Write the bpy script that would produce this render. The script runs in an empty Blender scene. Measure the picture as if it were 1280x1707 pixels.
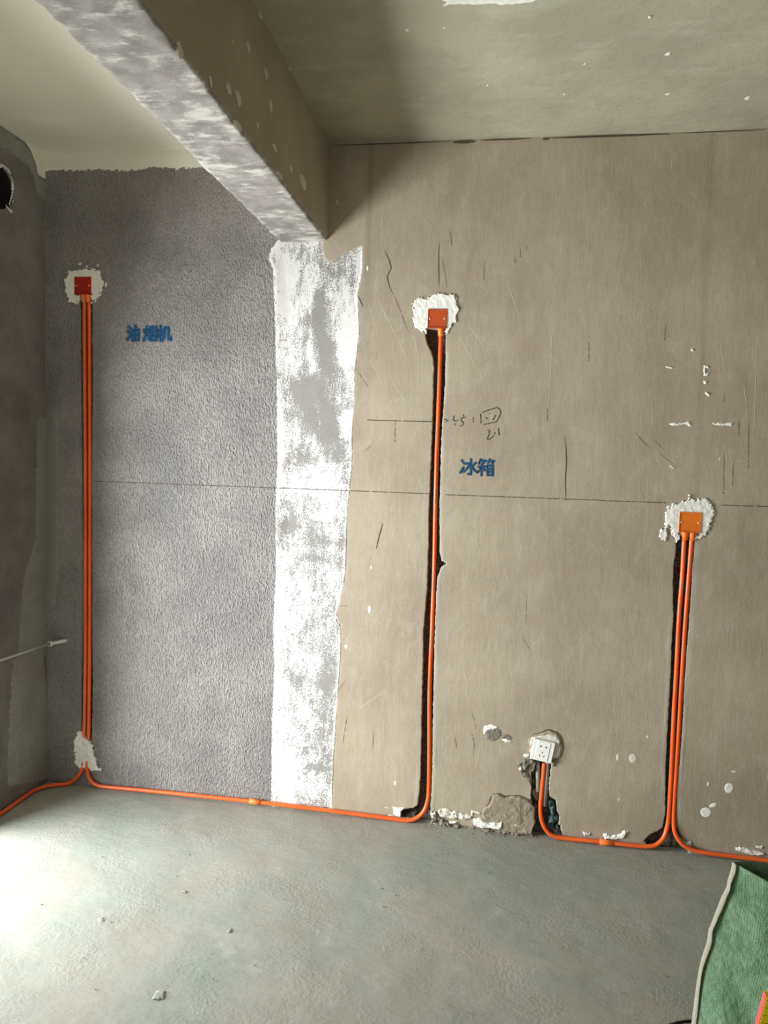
import bpy, math, random
import numpy as np
from mathutils import Matrix, Vector

# ------------------------------------------------------------------ camera
F, YAW, PITCH, ROLL, CD, CH = 1198.02, -0.156273, 0.0791834, 0.0321881, 2.93882, 1.55415
LASER = 1.3975
SC = bpy.context.scene
COL = SC.collection
def basis():
    cy, sy = math.cos(YAW), math.sin(YAW)
    w = np.array([sy*math.cos(PITCH), cy*math.cos(PITCH), -math.sin(PITCH)])
    a = np.array([cy, -sy, 0.0]); b = np.cross(a, w)
    return a*math.cos(ROLL)+b*math.sin(ROLL), -a*math.sin(ROLL)+b*math.cos(ROLL), w
RT, UP, FW = basis()
CAM = np.array([0, -CD, CH])
cam = bpy.data.cameras.new('camera'); co = bpy.data.objects.new('camera', cam); COL.objects.link(co)
m = Matrix.Identity(4)
for i in range(3):
    m[i][0], m[i][1], m[i][2], m[i][3] = RT[i], UP[i], -FW[i], CAM[i]
co.matrix_world = m
cam.sensor_fit = 'VERTICAL'; cam.sensor_height = 36; cam.lens = F*36/1707
cam.clip_start = .05; cam.clip_end = 100
SC.camera = co

# ------------------------------------------------------------------ light
world = bpy.data.worlds.new('world'); SC.world = world; world.use_nodes = True
wn = world.node_tree.nodes['Background']
wn.inputs[0].default_value = (.80, .90, 1.0, 1); wn.inputs[1].default_value = .3
def area(name, loc, rot, sx, sy, power, col):
    l = bpy.data.lights.new(name, 'AREA'); l.shape = 'RECTANGLE'; l.size = sx; l.size_y = sy
    l.energy = power; l.color = col
    o = bpy.data.objects.new(name, l); o.location = loc; o.rotation_euler = rot; COL.objects.link(o)
    return o
R = math.radians
# daylight through the balcony door in the left wall, plus added fill in an unseen opening behind the camera
area('door_daylight', (-3.0, -1.32, .80), (0, R(-99), R(13)), 1.5, 1.7, 350, (.91, .96, 1.0))
area('front_fill', (-.4, -5.45, 1.35), (R(90), 0, 0), 2.2, 1.7, 25, (1.0, .985, .93))
SC.view_settings.view_transform = 'Standard'; SC.view_settings.look = 'None'
SC.view_settings.gamma = 1; SC.view_settings.use_curve_mapping = False
SC.view_settings.exposure = 0.08

# ------------------------------------------------------------------ helpers
H = 2.8
XL, XR, YF = -2.0, 3.0, -5.5
BX0, BX1, BZ = -.941, -.732, 2.419
def ray(px, py):
    return RT*(px-640)/F - UP*(py-853.5)/F + FW
def hit(px, py, axis='y', val=0.0):
    i = 'xyz'.index(axis); v = ray(px, py)
    return CAM + v*(val-CAM[i])/v[i]
def srgb(r, g, b):
    f = lambda c: (c/255/12.92 if c/255 <= .04045 else ((c/255+.055)/1.055)**2.4)
    return (f(r), f(g), f(b), 1)
def vn(x, z, s, seed, oct=1):
    """value noise, mean 0, about -1..1; s = cells per metre"""
    out = 0; amp = 1; x = np.asarray(x, float); z = np.asarray(z, float)
    for k in range(oct):
        g = np.random.RandomState(seed+k).rand(256, 256)*2-1
        u, v = x*s+37.3, z*s+91.7
        i, j = np.floor(u).astype(int), np.floor(v).astype(int)
        a, b = u-i, v-j; a = a*a*(3-2*a); b = b*b*(3-2*b)
        G = lambda p, q: g[p % 256, q % 256]
        out = out + amp*((G(i, j)*(1-a)+G(i+1, j)*a)*(1-b)+(G(i, j+1)*(1-a)+G(i+1, j+1)*a)*b)
        s *= 2; amp *= .5
    return out
def sstep(a, b, x):
    t = np.clip((x-a)/(b-a), 0, 1); return t*t*(3-2*t)
def poly_sd(P, x, z):
    """signed distance to polygon, > 0 inside"""
    P = np.asarray(P, float); d = np.full(np.shape(x), 1e9); ins = np.zeros(np.shape(x), bool)
    for k in range(len(P)):
        ax, az = P[k-1]; bx, bz = P[k]
        ex, ez = bx-ax, bz-az
        t = np.clip(((x-ax)*ex+(z-az)*ez)/(ex*ex+ez*ez+1e-12), 0, 1)
        d = np.minimum(d, np.hypot(x-ax-t*ex, z-az-t*ez))
        c = ((az > z) != (bz > z))
        xi = ax + (z-az)*ex/(ez if ez else 1e-9)
        ins ^= (c & (x < xi))
    return np.where(ins, d, -d)
def link(name, me, parent=None, mat=None, smooth=True):
    o = bpy.data.objects.new(name, me); COL.objects.link(o)
    if parent is not None: o.parent = parent
    if mat is not None: me.materials.append(mat)
    if smooth: me.shade_smooth()
    return o
def mesh(name, v, f, parent=None, mat=None, smooth=True):
    me = bpy.data.meshes.new(name); me.from_pydata([tuple(map(float, p)) for p in v], [], f); me.update()
    return link(name, me, parent, mat, smooth)
def fast_grid(name, V, nx, nz, keep=None, parent=None, mat=None, flip=False, attrs=None, smooth=True):
    """V: (nx, nz, 3) points; quads of the grid, only where keep is set"""
    idx = np.arange(nx*nz).reshape(nx, nz)
    q = np.stack([idx[:-1, :-1], idx[1:, :-1], idx[1:, 1:], idx[:-1, 1:]], -1).reshape(-1, 4)
    if keep is not None: q = q[keep.reshape(-1)]
    if flip: q = q[:, ::-1]
    V = V.reshape(-1, 3)
    used = np.unique(q); mp = np.full(len(V), -1); mp[used] = np.arange(len(used))
    q = mp[q]; V = V[used]
    me = bpy.data.meshes.new(name)
    me.vertices.add(len(V)); me.vertices.foreach_set('co', V.astype(np.float32).ravel())
    me.loops.add(len(q)*4); me.loops.foreach_set('vertex_index', q.astype(np.int32).ravel())
    me.polygons.add(len(q)); me.polygons.foreach_set('loop_start', np.arange(0, len(q)*4, 4, dtype=np.int32))
    me.update(calc_edges=True); me.validate()
    for k, a in (attrs or {}).items():
        at = me.attributes.new(k, 'FLOAT', 'POINT'); at.data.foreach_set('value', a.reshape(-1)[used].astype(np.float32))
    return link(name, me, parent, mat, smooth)
def empty(name, loc, label=None, cat=None, group=None):
    o = bpy.data.objects.new(name, None); COL.objects.link(o); o.location = loc; o.empty_display_size = .05
    if label: tag(o, label, cat, group)
    return o
def tag(o, label=None, cat=None, group=None, kind=None):
    if label: o['label'] = label
    if cat: o['category'] = cat
    if group: o['group'] = group
    if kind: o['kind'] = kind
    return o
def adopt(child, root):
    child.parent = root; child.matrix_parent_inverse = Matrix.Translation(-Vector(root.location))
    return child
def boxes(name, L, parent=None, mat=None, bevel=0, rot=None):
    import bmesh
    bm = bmesh.new()
    for (x0, x1, y0, y1, z0, z1) in L:
        r = bmesh.ops.create_cube(bm, size=1)
        for v in r['verts']:
            v.co = Vector(((x0+x1)/2+v.co.x*(x1-x0), (y0+y1)/2+v.co.y*(y1-y0), (z0+z1)/2+v.co.z*(z1-z0)))
    if bevel: bmesh.ops.bevel(bm, geom=bm.edges[:], offset=bevel, segments=2, affect='EDGES', profile=.5)
    me = bpy.data.meshes.new(name); bm.to_mesh(me); bm.free()
    return link(name, me, parent, mat, False)
def catmull(P, n=8):
    P = [np.array(p, float) for p in P]; P = [2*P[0]-P[1]]+P+[2*P[-1]-P[-2]]; out = []
    for i in range(1, len(P)-2):
        a, b, c, d = P[i-1:i+3]
        for k in range(n):
            t = k/n
            out.append(.5*(2*b+(c-a)*t+(2*a-5*b+4*c-d)*t*t+(3*b-a-3*c+d)*t**3))
    out.append(P[-2]); return out
def tube(name, P, r, parent=None, mat=None, seg=14, radii=None):
    P = [np.array(p, float) for p in P]; V = []; Fc = []
    n = np.array([.31, -.9, .2])
    for i, p in enumerate(P):
        t = P[min(i+1, len(P)-1)]-P[max(i-1, 0)]; t = t/np.linalg.norm(t)
        n = n-t*(n@t); n = n/np.linalg.norm(n); b = np.cross(t, n)
        rr = radii[i] if radii else r
        for k in range(seg):
            a = 2*math.pi*k/seg; V.append(p+rr*(math.cos(a)*n+math.sin(a)*b))
    for i in range(len(P)-1):
        for k in range(seg):
            k2 = (k+1) % seg; Fc.append((i*seg+k, i*seg+k2, (i+1)*seg+k2, (i+1)*seg+k))
    Fc.append(tuple(range(seg))[::-1]); Fc.append(tuple((len(P)-1)*seg+k for k in range(seg)))
    return mesh(name, V, Fc, parent, mat)

# ------------------------------------------------------------------ node materials
class NT:
    def __init__(s, name):
        s.m = bpy.data.materials.new(name); s.m.use_nodes = True; s.t = s.m.node_tree
        s.b = s.t.nodes['Principled BSDF']; s.out = s.t.nodes['Material Output']
        s.b.inputs['Roughness'].default_value = .9; s.b.inputs['Specular IOR Level'].default_value = .25
        s.tc = s.t.nodes.new('ShaderNodeTexCoord').outputs['Object']
    def put(s, inp, v):
        if hasattr(v, 'is_linked') or isinstance(v, bpy.types.NodeSocket): s.t.links.new(v, inp)
        else: inp.default_value = v
    def math(s, op, a, b=0.0, c=None, clamp=False):
        n = s.t.nodes.new('ShaderNodeMath'); n.operation = op; n.use_clamp = clamp
        s.put(n.inputs[0], a); s.put(n.inputs[1], b)
        if c is not None: s.put(n.inputs[2], c)
        return n.outputs[0]
    def attr(s, name):
        n = s.t.nodes.new('ShaderNodeAttribute'); n.attribute_name = name; return n.outputs['Fac']
    def map(s, sc=(1, 1, 1), rot=(0, 0, 0), v=None):
        n = s.t.nodes.new('ShaderNodeMapping'); s.put(n.inputs[0], v or s.tc)
        n.inputs['Scale'].default_value = sc; n.inputs['Rotation'].default_value = rot; return n.outputs[0]
    def noise(s, scale, detail=2, rough=.5, vec=None, dist=0.0):
        n = s.t.nodes.new('ShaderNodeTexNoise'); n.inputs['Scale'].default_value = scale
        n.inputs['Detail'].default_value = detail; n.inputs['Roughness'].default_value = rough
        n.inputs['Distortion'].default_value = dist
        s.put(n.inputs['Vector'], vec or s.tc); return n.outputs['Fac']
    def voro(s, scale, vec=None, feat='F1'):
        n = s.t.nodes.new('ShaderNodeTexVoronoi'); n.feature = feat; n.inputs['Scale'].default_value = scale
        s.put(n.inputs['Vector'], vec or s.tc); return n.outputs['Distance']
    def ramp(s, v, a, b, c0=0.0, c1=1.0, smooth=True):
        n = s.t.nodes.new('ShaderNodeMapRange'); n.interpolation_type = 'SMOOTHSTEP' if smooth else 'LINEAR'
        for k, x in zip(range(5), (v, a, b, c0, c1)): s.put(n.inputs[k], x)
        return n.outputs[0]
    def mix(s, f, a, b, mode='MIX'):
        n = s.t.nodes.new('ShaderNodeMix'); n.data_type = 'RGBA'; n.blend_type = mode; n.clamp_factor = True
        s.put(n.inputs['Factor'], f); s.put(n.inputs['A'], a); s.put(n.inputs['B'], b)
        return [o for o in n.outputs if o.type == 'RGBA'][0]
    def bump(s, h, dist, strength=1.0, normal=None):
        n = s.t.nodes.new('ShaderNodeBump'); n.inputs['Distance'].default_value = dist
        s.put(n.inputs['Strength'], strength); s.put(n.inputs['Height'], h)
        if normal: s.put(n.inputs['Normal'], normal)
        return n.outputs[0]
    def sep(s, v=None):
        n = s.t.nodes.new('ShaderNodeSeparateXYZ'); s.put(n.inputs[0], v or s.tc); return n.outputs
    def done(s, col=None, normal=None, rough=None, alpha=None):
        if col is not None: s.put(s.b.inputs['Base Color'], col)
        if normal is not None: s.put(s.b.inputs['Normal'], normal)
        if rough is not None: s.put(s.b.inputs['Roughness'], rough)
        if alpha is not None: s.put(s.b.inputs['Alpha'], alpha)
        return s.m
def plain(name, c, rough=.5, c2=None, scale=60, bump=0.0, spec=.4, bscale=None):
    n = NT(name); n.b.inputs['Specular IOR Level'].default_value = spec
    c2 = c2 or tuple(x*.88 for x in c[:3])+(1,)
    col = n.mix(n.noise(scale, 4, .6), c, c2)
    nm = n.bump(n.noise(bscale or scale*3, 4, .6), bump) if bump else None
    return n.done(col, nm, rough)

TAN, TAN2 = srgb(176, 163, 141), srgb(160, 147, 126)
def tan_nodes(n):
    c = n.mix(n.ramp(n.noise(2.2, 5, .55), .35, .65), TAN, TAN2)
    c = n.mix(n.ramp(n.noise(7, 3, .5, n.map((1, 1, .25))), .5, .72, 0, .35), c, srgb(190, 178, 156))
    c = n.mix(n.ramp(n.noise(16, 5, .7, n.map((1, 1, .6), (0, R(20), 0)), .5), .48, .66, 0, .28), c, srgb(192, 183, 166))
    c = n.mix(n.ramp(n.noise(28, 5, .7), .52, .7, 0, .22), c, srgb(148, 133, 118))
    c = n.mix(n.ramp(n.noise(330, 3, .65), .3, .7, 0, .34), c, srgb(132, 121, 104))
    # sparse pits and specks
    v = n.voro(26, n.map((1, 1, .8)))
    c = n.mix(n.ramp(v, .018, .04, .55, 0), c, srgb(95, 84, 70))
    return c
def stone_pits(n, scale, seed): return n.voro(scale, n.map((1, 1, 1), (seed, seed, seed)))

# back wall
def wall_material():
    n = NT('site_wall')
    stu, pil, dens, cav, band, tone, lite, left = [n.attr(k) for k in ('stu', 'pil', 'dens', 'cav', 'band', 'tone', 'lite', 'leftpatch')]
    tan = tan_nodes(n)
    # stucco
    worm = n.noise(150, 3, .6, n.map((1, 1, .55)), .15)
    pit = n.ramp(worm, .32, .66)
    sc = n.mix(n.ramp(n.noise(3, 4, .6), .35, .65), srgb(166, 159, 154), srgb(146, 140, 136))
    sc = n.mix(n.ramp(n.noise(4, 3, .6, n.map((1, 1, .3), (0, 0, 0))), .55, .75, 0, .3), sc, srgb(140, 146, 140))
    sc = n.mix(n.ramp(pit, .05, .7, .26, 0), sc, srgb(66, 61, 58))
    sc = n.mix(left, sc, n.mix(n.noise(30, 3), srgb(120, 119, 110), srgb(134, 128, 122)))
    jag = n.math('MULTIPLY', n.math('SUBTRACT', n.noise(70, 4, .65), .5), .014)
    sm = n.ramp(n.math('ADD', stu, jag), -.0008, .0008)
    c = n.mix(sm, tan, sc)
    # pillar, gray with white brush strokes
    pg = n.mix(n.noise(25, 4, .6), srgb(152, 147, 142), srgb(136, 132, 126))
    ph = n.ramp(n.noise(260, 3, .7, n.map((1, 1, .7)), .3), .30, .70)
    st = n.ramp(n.noise(60, 4, .65, n.map((1, 1, .33), (0, R(14), 0))), .30, .70)
    big = n.ramp(n.noise(13, 4, .6), .32, .68)
    s1 = n.math('ADD', n.math('MULTIPLY', ph, .55), n.math('MULTIPLY', st, .28))
    s1 = n.math('ADD', s1, n.math('MULTIPLY', big, .17))
    wm = n.ramp(n.math('SUBTRACT', dens, s1), -.04, .05)
    white = n.mix(n.noise(40, 3), srgb(228, 225, 219), srgb(212, 209, 204))
    pc = n.mix(wm, pg, white)
    pm = n.ramp(n.math('ADD', pil, n.math('MULTIPLY', n.math('SUBTRACT', n.noise(90, 4, .65), .5), .022)), -.0006, .0006)
    c = n.mix(pm, c, pc)
    # white paint band under the ceiling
    bm_ = n.ramp(n.math('ADD', band, n.math('MULTIPLY', n.math('SUBTRACT', n.noise(60, 5, .7), .5), .05)), -.001, .001)
    c = n.mix(bm_, c, srgb(222, 219, 205))
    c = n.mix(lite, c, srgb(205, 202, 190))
    c = n.mix(tone, c, srgb(96, 88, 74))
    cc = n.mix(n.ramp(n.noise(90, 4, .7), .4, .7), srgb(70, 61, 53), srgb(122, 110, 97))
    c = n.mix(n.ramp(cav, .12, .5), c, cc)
    # relief
    inv = n.math('SUBTRACT', 1.0, bm_)
    sst = n.math('MULTIPLY', n.math('MULTIPLY', sm, n.math('SUBTRACT', 1.0, pm)), inv)
    sst = n.math('MULTIPLY', sst, n.math('SUBTRACT', 1.0, n.math('MULTIPLY', left, .75)))
    nb = n.bump(worm, .024, sst)
    fine = n.math('ADD', n.math('MULTIPLY', n.noise(320, 4, .7), .6), n.math('MULTIPLY', n.noise(34, 4, .6, n.map((1, 1, .3), (0, R(6), 0))), .9))
    nb = n.bump(fine, .0018, n.math('SUBTRACT', 1.0, n.math('MULTIPLY', sst, .8)), nb)
    nb = n.bump(wm, .0012, pm, nb)
    nb = n.bump(n.noise(140, 5, .75), .006, n.ramp(cav, .1, .5), nb)
    return n.done(c, nb, .92)

def ceiling_material():
    n = NT('ceiling_plaster'); x = n.sep()[0]
    g = n.mix(n.ramp(n.noise(2.5, 5, .6), .35, .65), srgb(176, 170, 148), srgb(160, 154, 134))
    g = n.mix(n.ramp(n.noise(9, 4, .6, n.map((.5, 1.6, 1), (0, 0, R(15)))), .5, .75, 0, .55), g, srgb(186, 184, 166))
    g = n.mix(n.ramp(n.noise(160, 3, .6), .35, .7, 0, .2), g, srgb(120, 114, 96))
    w = n.mix(n.noise(3, 3), srgb(244, 239, 222), srgb(238, 233, 216))
    c = n.mix(n.ramp(x, -.86, -.85), w, g)
    fm = n.ramp(x, -.86, -.85, .1, 1)
    nb = n.bump(n.noise(12, 5, .55), .004, fm)
    nb = n.bump(n.noise(200, 3, .6), .0007, fm, nb)
    return n.done(c, nb, .9)

def floor_material():
    n = NT('floor_screed')
    c = n.mix(n.ramp(n.noise(1.6, 4, .55), .38, .62), srgb(160, 156, 144), srgb(145, 152, 140))
    c = n.mix(n.ramp(n.noise(2.6, 5, .6, n.map((.6, 1.4, 1), (0, 0, R(20)))), .5, .72, 0, .5), c, srgb(176, 168, 156))
    c = n.mix(n.ramp(n.noise(5, 5, .65, n.map((.5, 2, 1), (0, 0, R(-12)))), .52, .75, 0, .55), c, srgb(150, 160, 150))
    c = n.mix(n.ramp(n.noise(7, 6, .7), .56, .74, 0, .6), c, srgb(182, 178, 168))
    c = n.mix(n.ramp(n.noise(4, 5, .6, n.map((1, 1, 1), (.7, .2, 0))), .5, .7, 0, .4), c, srgb(150, 140, 128))
    c = n.mix(n.ramp(n.noise(260, 3, .7), .35, .7, 0, .32), c, srgb(118, 118, 110))
    c = n.mix(n.ramp(n.voro(14), .012, .03, .6, 0), c, srgb(90, 92, 84))
    rough_area = n.ramp(n.noise(4.5, 3, .5), .42, .66, .12, .7)
    nb = n.bump(n.noise(85, 4, .62, None, .2), .0036, rough_area)
    nb = n.bump(n.noise(9, 5, .55, n.map((.8, 1.2, 1))), .006, .8, nb)
    return n.done(c, nb, .78)

def beam_material():
    n = NT('beam_concrete'); x, y, z = n.sep()
    under = n.ramp(z, BZ+.012, BZ+.006)
    g = n.mix(n.ramp(n.noise(14, 5, .65), .35, .65), srgb(150, 144, 137), srgb(124, 118, 112))
    a = n.noise(9, 6, .66, n.map((.75, 1.0, 1), (0, 0, R(10))), .4)
    b = n.noise(26, 5, .7, n.map((.5, 1.3, 1), (0, 0, R(-8))))
    s = n.math('ADD', n.math('MULTIPLY', a, .62), n.math('MULTIPLY', b, .38))
    c = n.mix(n.ramp(s, .48, .62, 0, .8), g, srgb(206, 200, 190))
    c = n.mix(n.ramp(n.noise(200, 3, .7), .35, .7, 0, .15), c, srgb(110, 104, 98))
    side = n.mix(n.ramp(n.noise(3, 4), .35, .65), srgb(172, 162, 142), srgb(160, 150, 130))
    side = n.mix(n.ramp(n.noise(18, 3, .6, n.map((1, .4, 1))), .55, .75, 0, .25), side, srgb(176, 164, 142))
    side = n.mix(n.ramp(n.voro(22), .016, .036, .6, 0), side, srgb(70, 62, 52))
    wl = n.mix(n.noise(3, 3), srgb(244, 239, 222), srgb(238, 233, 216))
    side = n.mix(n.ramp(x, BX0+.02, BX0+.01), side, wl)
    c = n.mix(under, side, c)
    nb = n.bump(s, .003, under)
    nb = n.bump(n.noise(120, 4, .65), .0012, 1.0, nb)
    return n.done(c, nb, .9)

def left_material():
    n = NT('left_wall_plaster'); x, y, z = n.sep()
    wh, lw, cav = n.attr('white'), n.attr('pale'), n.attr('cav')
    g = n.mix(n.ramp(n.noise(5, 5, .6), .35, .65), srgb(134, 127, 121), srgb(112, 106, 100))
    pale = n.mix(n.ramp(n.noise(6, 4, .6), .4, .6), srgb(150, 151, 140), srgb(144, 138, 130))
    jag = n.math('MULTIPLY', n.math('SUBTRACT', n.noise(60, 5, .7), .5), .05)
    c = n.mix(n.ramp(n.math('ADD', lw, jag), -.003, .003), g, pale)
    c = n.mix(n.ramp(n.noise(220, 3, .7), .35, .7, 0, .35), c, srgb(88, 84, 78))
    c = n.mix(n.ramp(wh, -.001, .001), c, srgb(226, 221, 205))
    c = n.mix(n.ramp(cav, .3, .7), c, srgb(34, 31, 29))
    nb = n.bump(n.noise(110, 4, .6, n.map((1, 1, .6))), .005, n.ramp(wh, -.001, .001, 1, .05))
    return n.done(c, nb, .92)

M = {}
M['wall'] = wall_material(); M['ceil'] = ceiling_material(); M['floor'] = floor_material()
M['beam'] = beam_material(); M['left'] = left_material()
n = NT('tan_plaster'); M['tan'] = n.done(tan_nodes(n), n.bump(n.noise(200, 4, .7), .0015))
M['white'] = plain('white_plaster', srgb(238, 236, 226), .9, srgb(226, 223, 211), 60, .0022, .2, 90)
M['cream'] = plain('cream_plaster', srgb(214, 209, 196), .9, srgb(198, 192, 178), 50, .002, .2, 100)
M['mortar'] = plain('gray_mortar', srgb(138, 132, 118), .95, srgb(112, 106, 94), 60, .008, .2, 90)
M['block'] = plain('broken_plaster', srgb(156, 144, 124), .95, srgb(138, 126, 108), 30, .003, .2, 60)
M['rubble'] = plain('rubble_mortar', srgb(150, 140, 124), .95, srgb(118, 108, 96), 90, .010, .2, 120)
M['teal'] = plain('teal_mortar', srgb(96, 118, 114), .9, srgb(62, 80, 80), 50, .008, .25, 70)
M['gray_pipe'] = plain('gray_conduit_plastic', srgb(158, 148, 134), .55, srgb(138, 128, 114), 30, .0006)
def orange(name, c, c2, rough=.34):
    n = NT(name); n.b.inputs['Specular IOR Level'].default_value = .45
    col = n.mix(n.ramp(n.noise(6, 3), .35, .7), c, c2)
    col = n.mix(n.ramp(n.noise(120, 4, .7), .62, .8, 0, .5), col, srgb(214, 150, 110))   # plaster dust
    return n.done(col, n.bump(n.noise(40, 2), .0005), rough)
M['orange'] = orange('orange_conduit_plastic', srgb(232, 100, 42), srgb(222, 88, 34))
M['orange_fit'] = orange('orange_fitting_plastic', srgb(238, 124, 52), srgb(230, 112, 44))
M['box_red'] = orange('red_orange_box_plastic', srgb(170, 34, 14), srgb(160, 28, 12), .45)
M['box_rust'] = orange('rust_orange_box_plastic', srgb(186, 74, 24), srgb(176, 66, 20), .45)
M['box_orange'] = orange('amber_orange_box_plastic', srgb(226, 118, 20), srgb(218, 110, 18), .45)
M['screw'] = plain('screw_lug', srgb(240, 200, 180), .4)
M['socket'] = plain('socket_plastic', srgb(240, 238, 230), .3, srgb(236, 233, 224), 20, 0, .5)
M['socket_hole'] = plain('socket_hole', srgb(70, 64, 54), .8)
M['steel'] = plain('galvanised_steel', srgb(222, 224, 220), .3, srgb(200, 202, 198), 50); M['steel'].node_tree.nodes['Principled BSDF'].inputs['Metallic'].default_value = .4
M['black'] = plain('black_plastic', srgb(28, 30, 26), .5)
M['outer'] = plain('plain_render', srgb(190, 182, 166), .9, None, 4)
def line_mat(name, c, lo, hi, scale=90):
    n = NT(name); a = n.ramp(n.noise(scale, 3, .6), lo, hi)
    return n.done(c, None, .9, a)
M['pencil'] = line_mat('pencil_line', srgb(70, 60, 48), .20, .45)
M['chalk'] = line_mat('snap_line', srgb(92, 82, 74), .36, .56, 140)
M['crack_and_edge'] = plain('crack_dark', srgb(88, 76, 60), .95)
M['scratch'] = plain('raised_burr', srgb(192, 180, 158), .9, srgb(178, 164, 142), 80)
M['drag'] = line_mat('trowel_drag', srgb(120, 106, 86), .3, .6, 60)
def ink_mat():
    n = NT('blue_spray_ink'); d = n.attr('ink')
    e = n.math('ADD', d, n.math('MULTIPLY', n.math('SUBTRACT', n.noise(300, 3, .7), .5), n.attr('grit')))
    a = n.ramp(e, -.0042, .0016, 0, .95)
    c = n.mix(n.ramp(n.noise(60, 3), .35, .65), srgb(14, 62, 108), srgb(16, 76, 100))
    return n.done(c, n.bump(n.noise(105, 3, .55, n.map((1, 1, .55)), .6), .006), .85, a)
M['ink'] = ink_mat()

# ------------------------------------------------------------------ the back wall as a height field
def edge(pts, Y=0.0):
    W = sorted([tuple(hit(a, b, 'y', Y)[[2, 0]]) for a, b in pts])
    zz = np.array([w[0] for w in W]); xx = np.array([w[1] for w in W])
    return lambda z: np.interp(z, zz, xx), zz[0], zz[-1]
L_l = edge([(133, 500), (134, 560), (136, 800), (137.5, 1000), (135.5, 1120), (135, 1235)])
L_r = edge([(153, 500), (153, 600), (154, 640), (152.5, 800), (153.5, 1100), (154, 1140), (152, 1235)])
M_l = edge([(710, 548), (709, 561), (713, 572), (721, 590), (723.5, 610), (722, 660), (721, 708), (719, 760), (717.3, 800), (715, 850), (714, 920), (712, 985), (706, 1050), (705, 1110), (703.5, 1160), (702, 1250), (700, 1310), (697, 1335), (694, 1352), (690, 1372)])
M_r = edge([(743, 548), (743, 575), (742, 640), (738, 690), (735, 745), (733.7, 800), (732.5, 850), (733, 920), (736, 936), (745, 940), (736, 944), (728.5, 965), (726, 1017), (724, 1083), (722, 1180), (720.5, 1284), (718.5, 1330), (717, 1345), (722, 1372)])
R_l = edge([(1128, 895), (1126, 925), (1122.5, 950), (1122, 1000), (1123, 1028), (1119.5, 1080), (1118, 1125), (1114, 1200), (1110, 1270), (1109, 1360), (1104, 1380), (1090, 1392), (1078, 1402), (1075, 1412)])
R_r = edge([(1158, 895), (1157, 905), (1153, 960), (1150, 1020), (1145, 1080), (1141.5, 1125), (1138.5, 1195), (1135, 1245), (1128.5, 1320), (1127.5, 1375), (1132, 1395), (1142, 1412), (1150, 1424)])
S_l = edge([(888, 1262), (886, 1281), (885.5, 1300), (885, 1332), (888, 1345), (891, 1360), (888, 1378), (884, 1395)])
S_r = edge([(918, 1262), (918, 1280), (916, 1300), (915, 1318), (917, 1329), (927, 1335), (928, 1352), (933, 1362), (931, 1375), (936, 1388), (940, 1398)])
P_l = edge([(464, 398), (452, 415), (447, 429), (455, 450), (458, 526), (461, 651), (462.5, 776), (459, 839), (460, 950), (455, 1050), (457, 1110), (453, 1210), (452, 1350)])
P_r = edge([(603, 411), (603, 451), (595, 489), (598, 557), (590, 620), (589, 682), (586, 714), (586, 776), (578, 850), (575, 950), (570, 983), (562, 1015), (560, 1024), (563, 1034), (567, 1040), (567, 1084), (560, 1184), (557, 1234), (552, 1345)])
hollow = [[tuple(hit(a, b)[[0, 2]]) for a, b in P] for P in (
    [(668, 1352), (676, 1349), (690, 1346), (702, 1338), (716, 1345), (716, 1366), (672, 1364)],
    [(1070, 1404), (1084, 1390), (1100, 1383), (1112, 1375), (1130, 1380), (1140, 1402), (1160, 1418), (1100, 1412)],
    [(884, 1400), (890, 1372), (935, 1376), (938, 1397)])]

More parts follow.
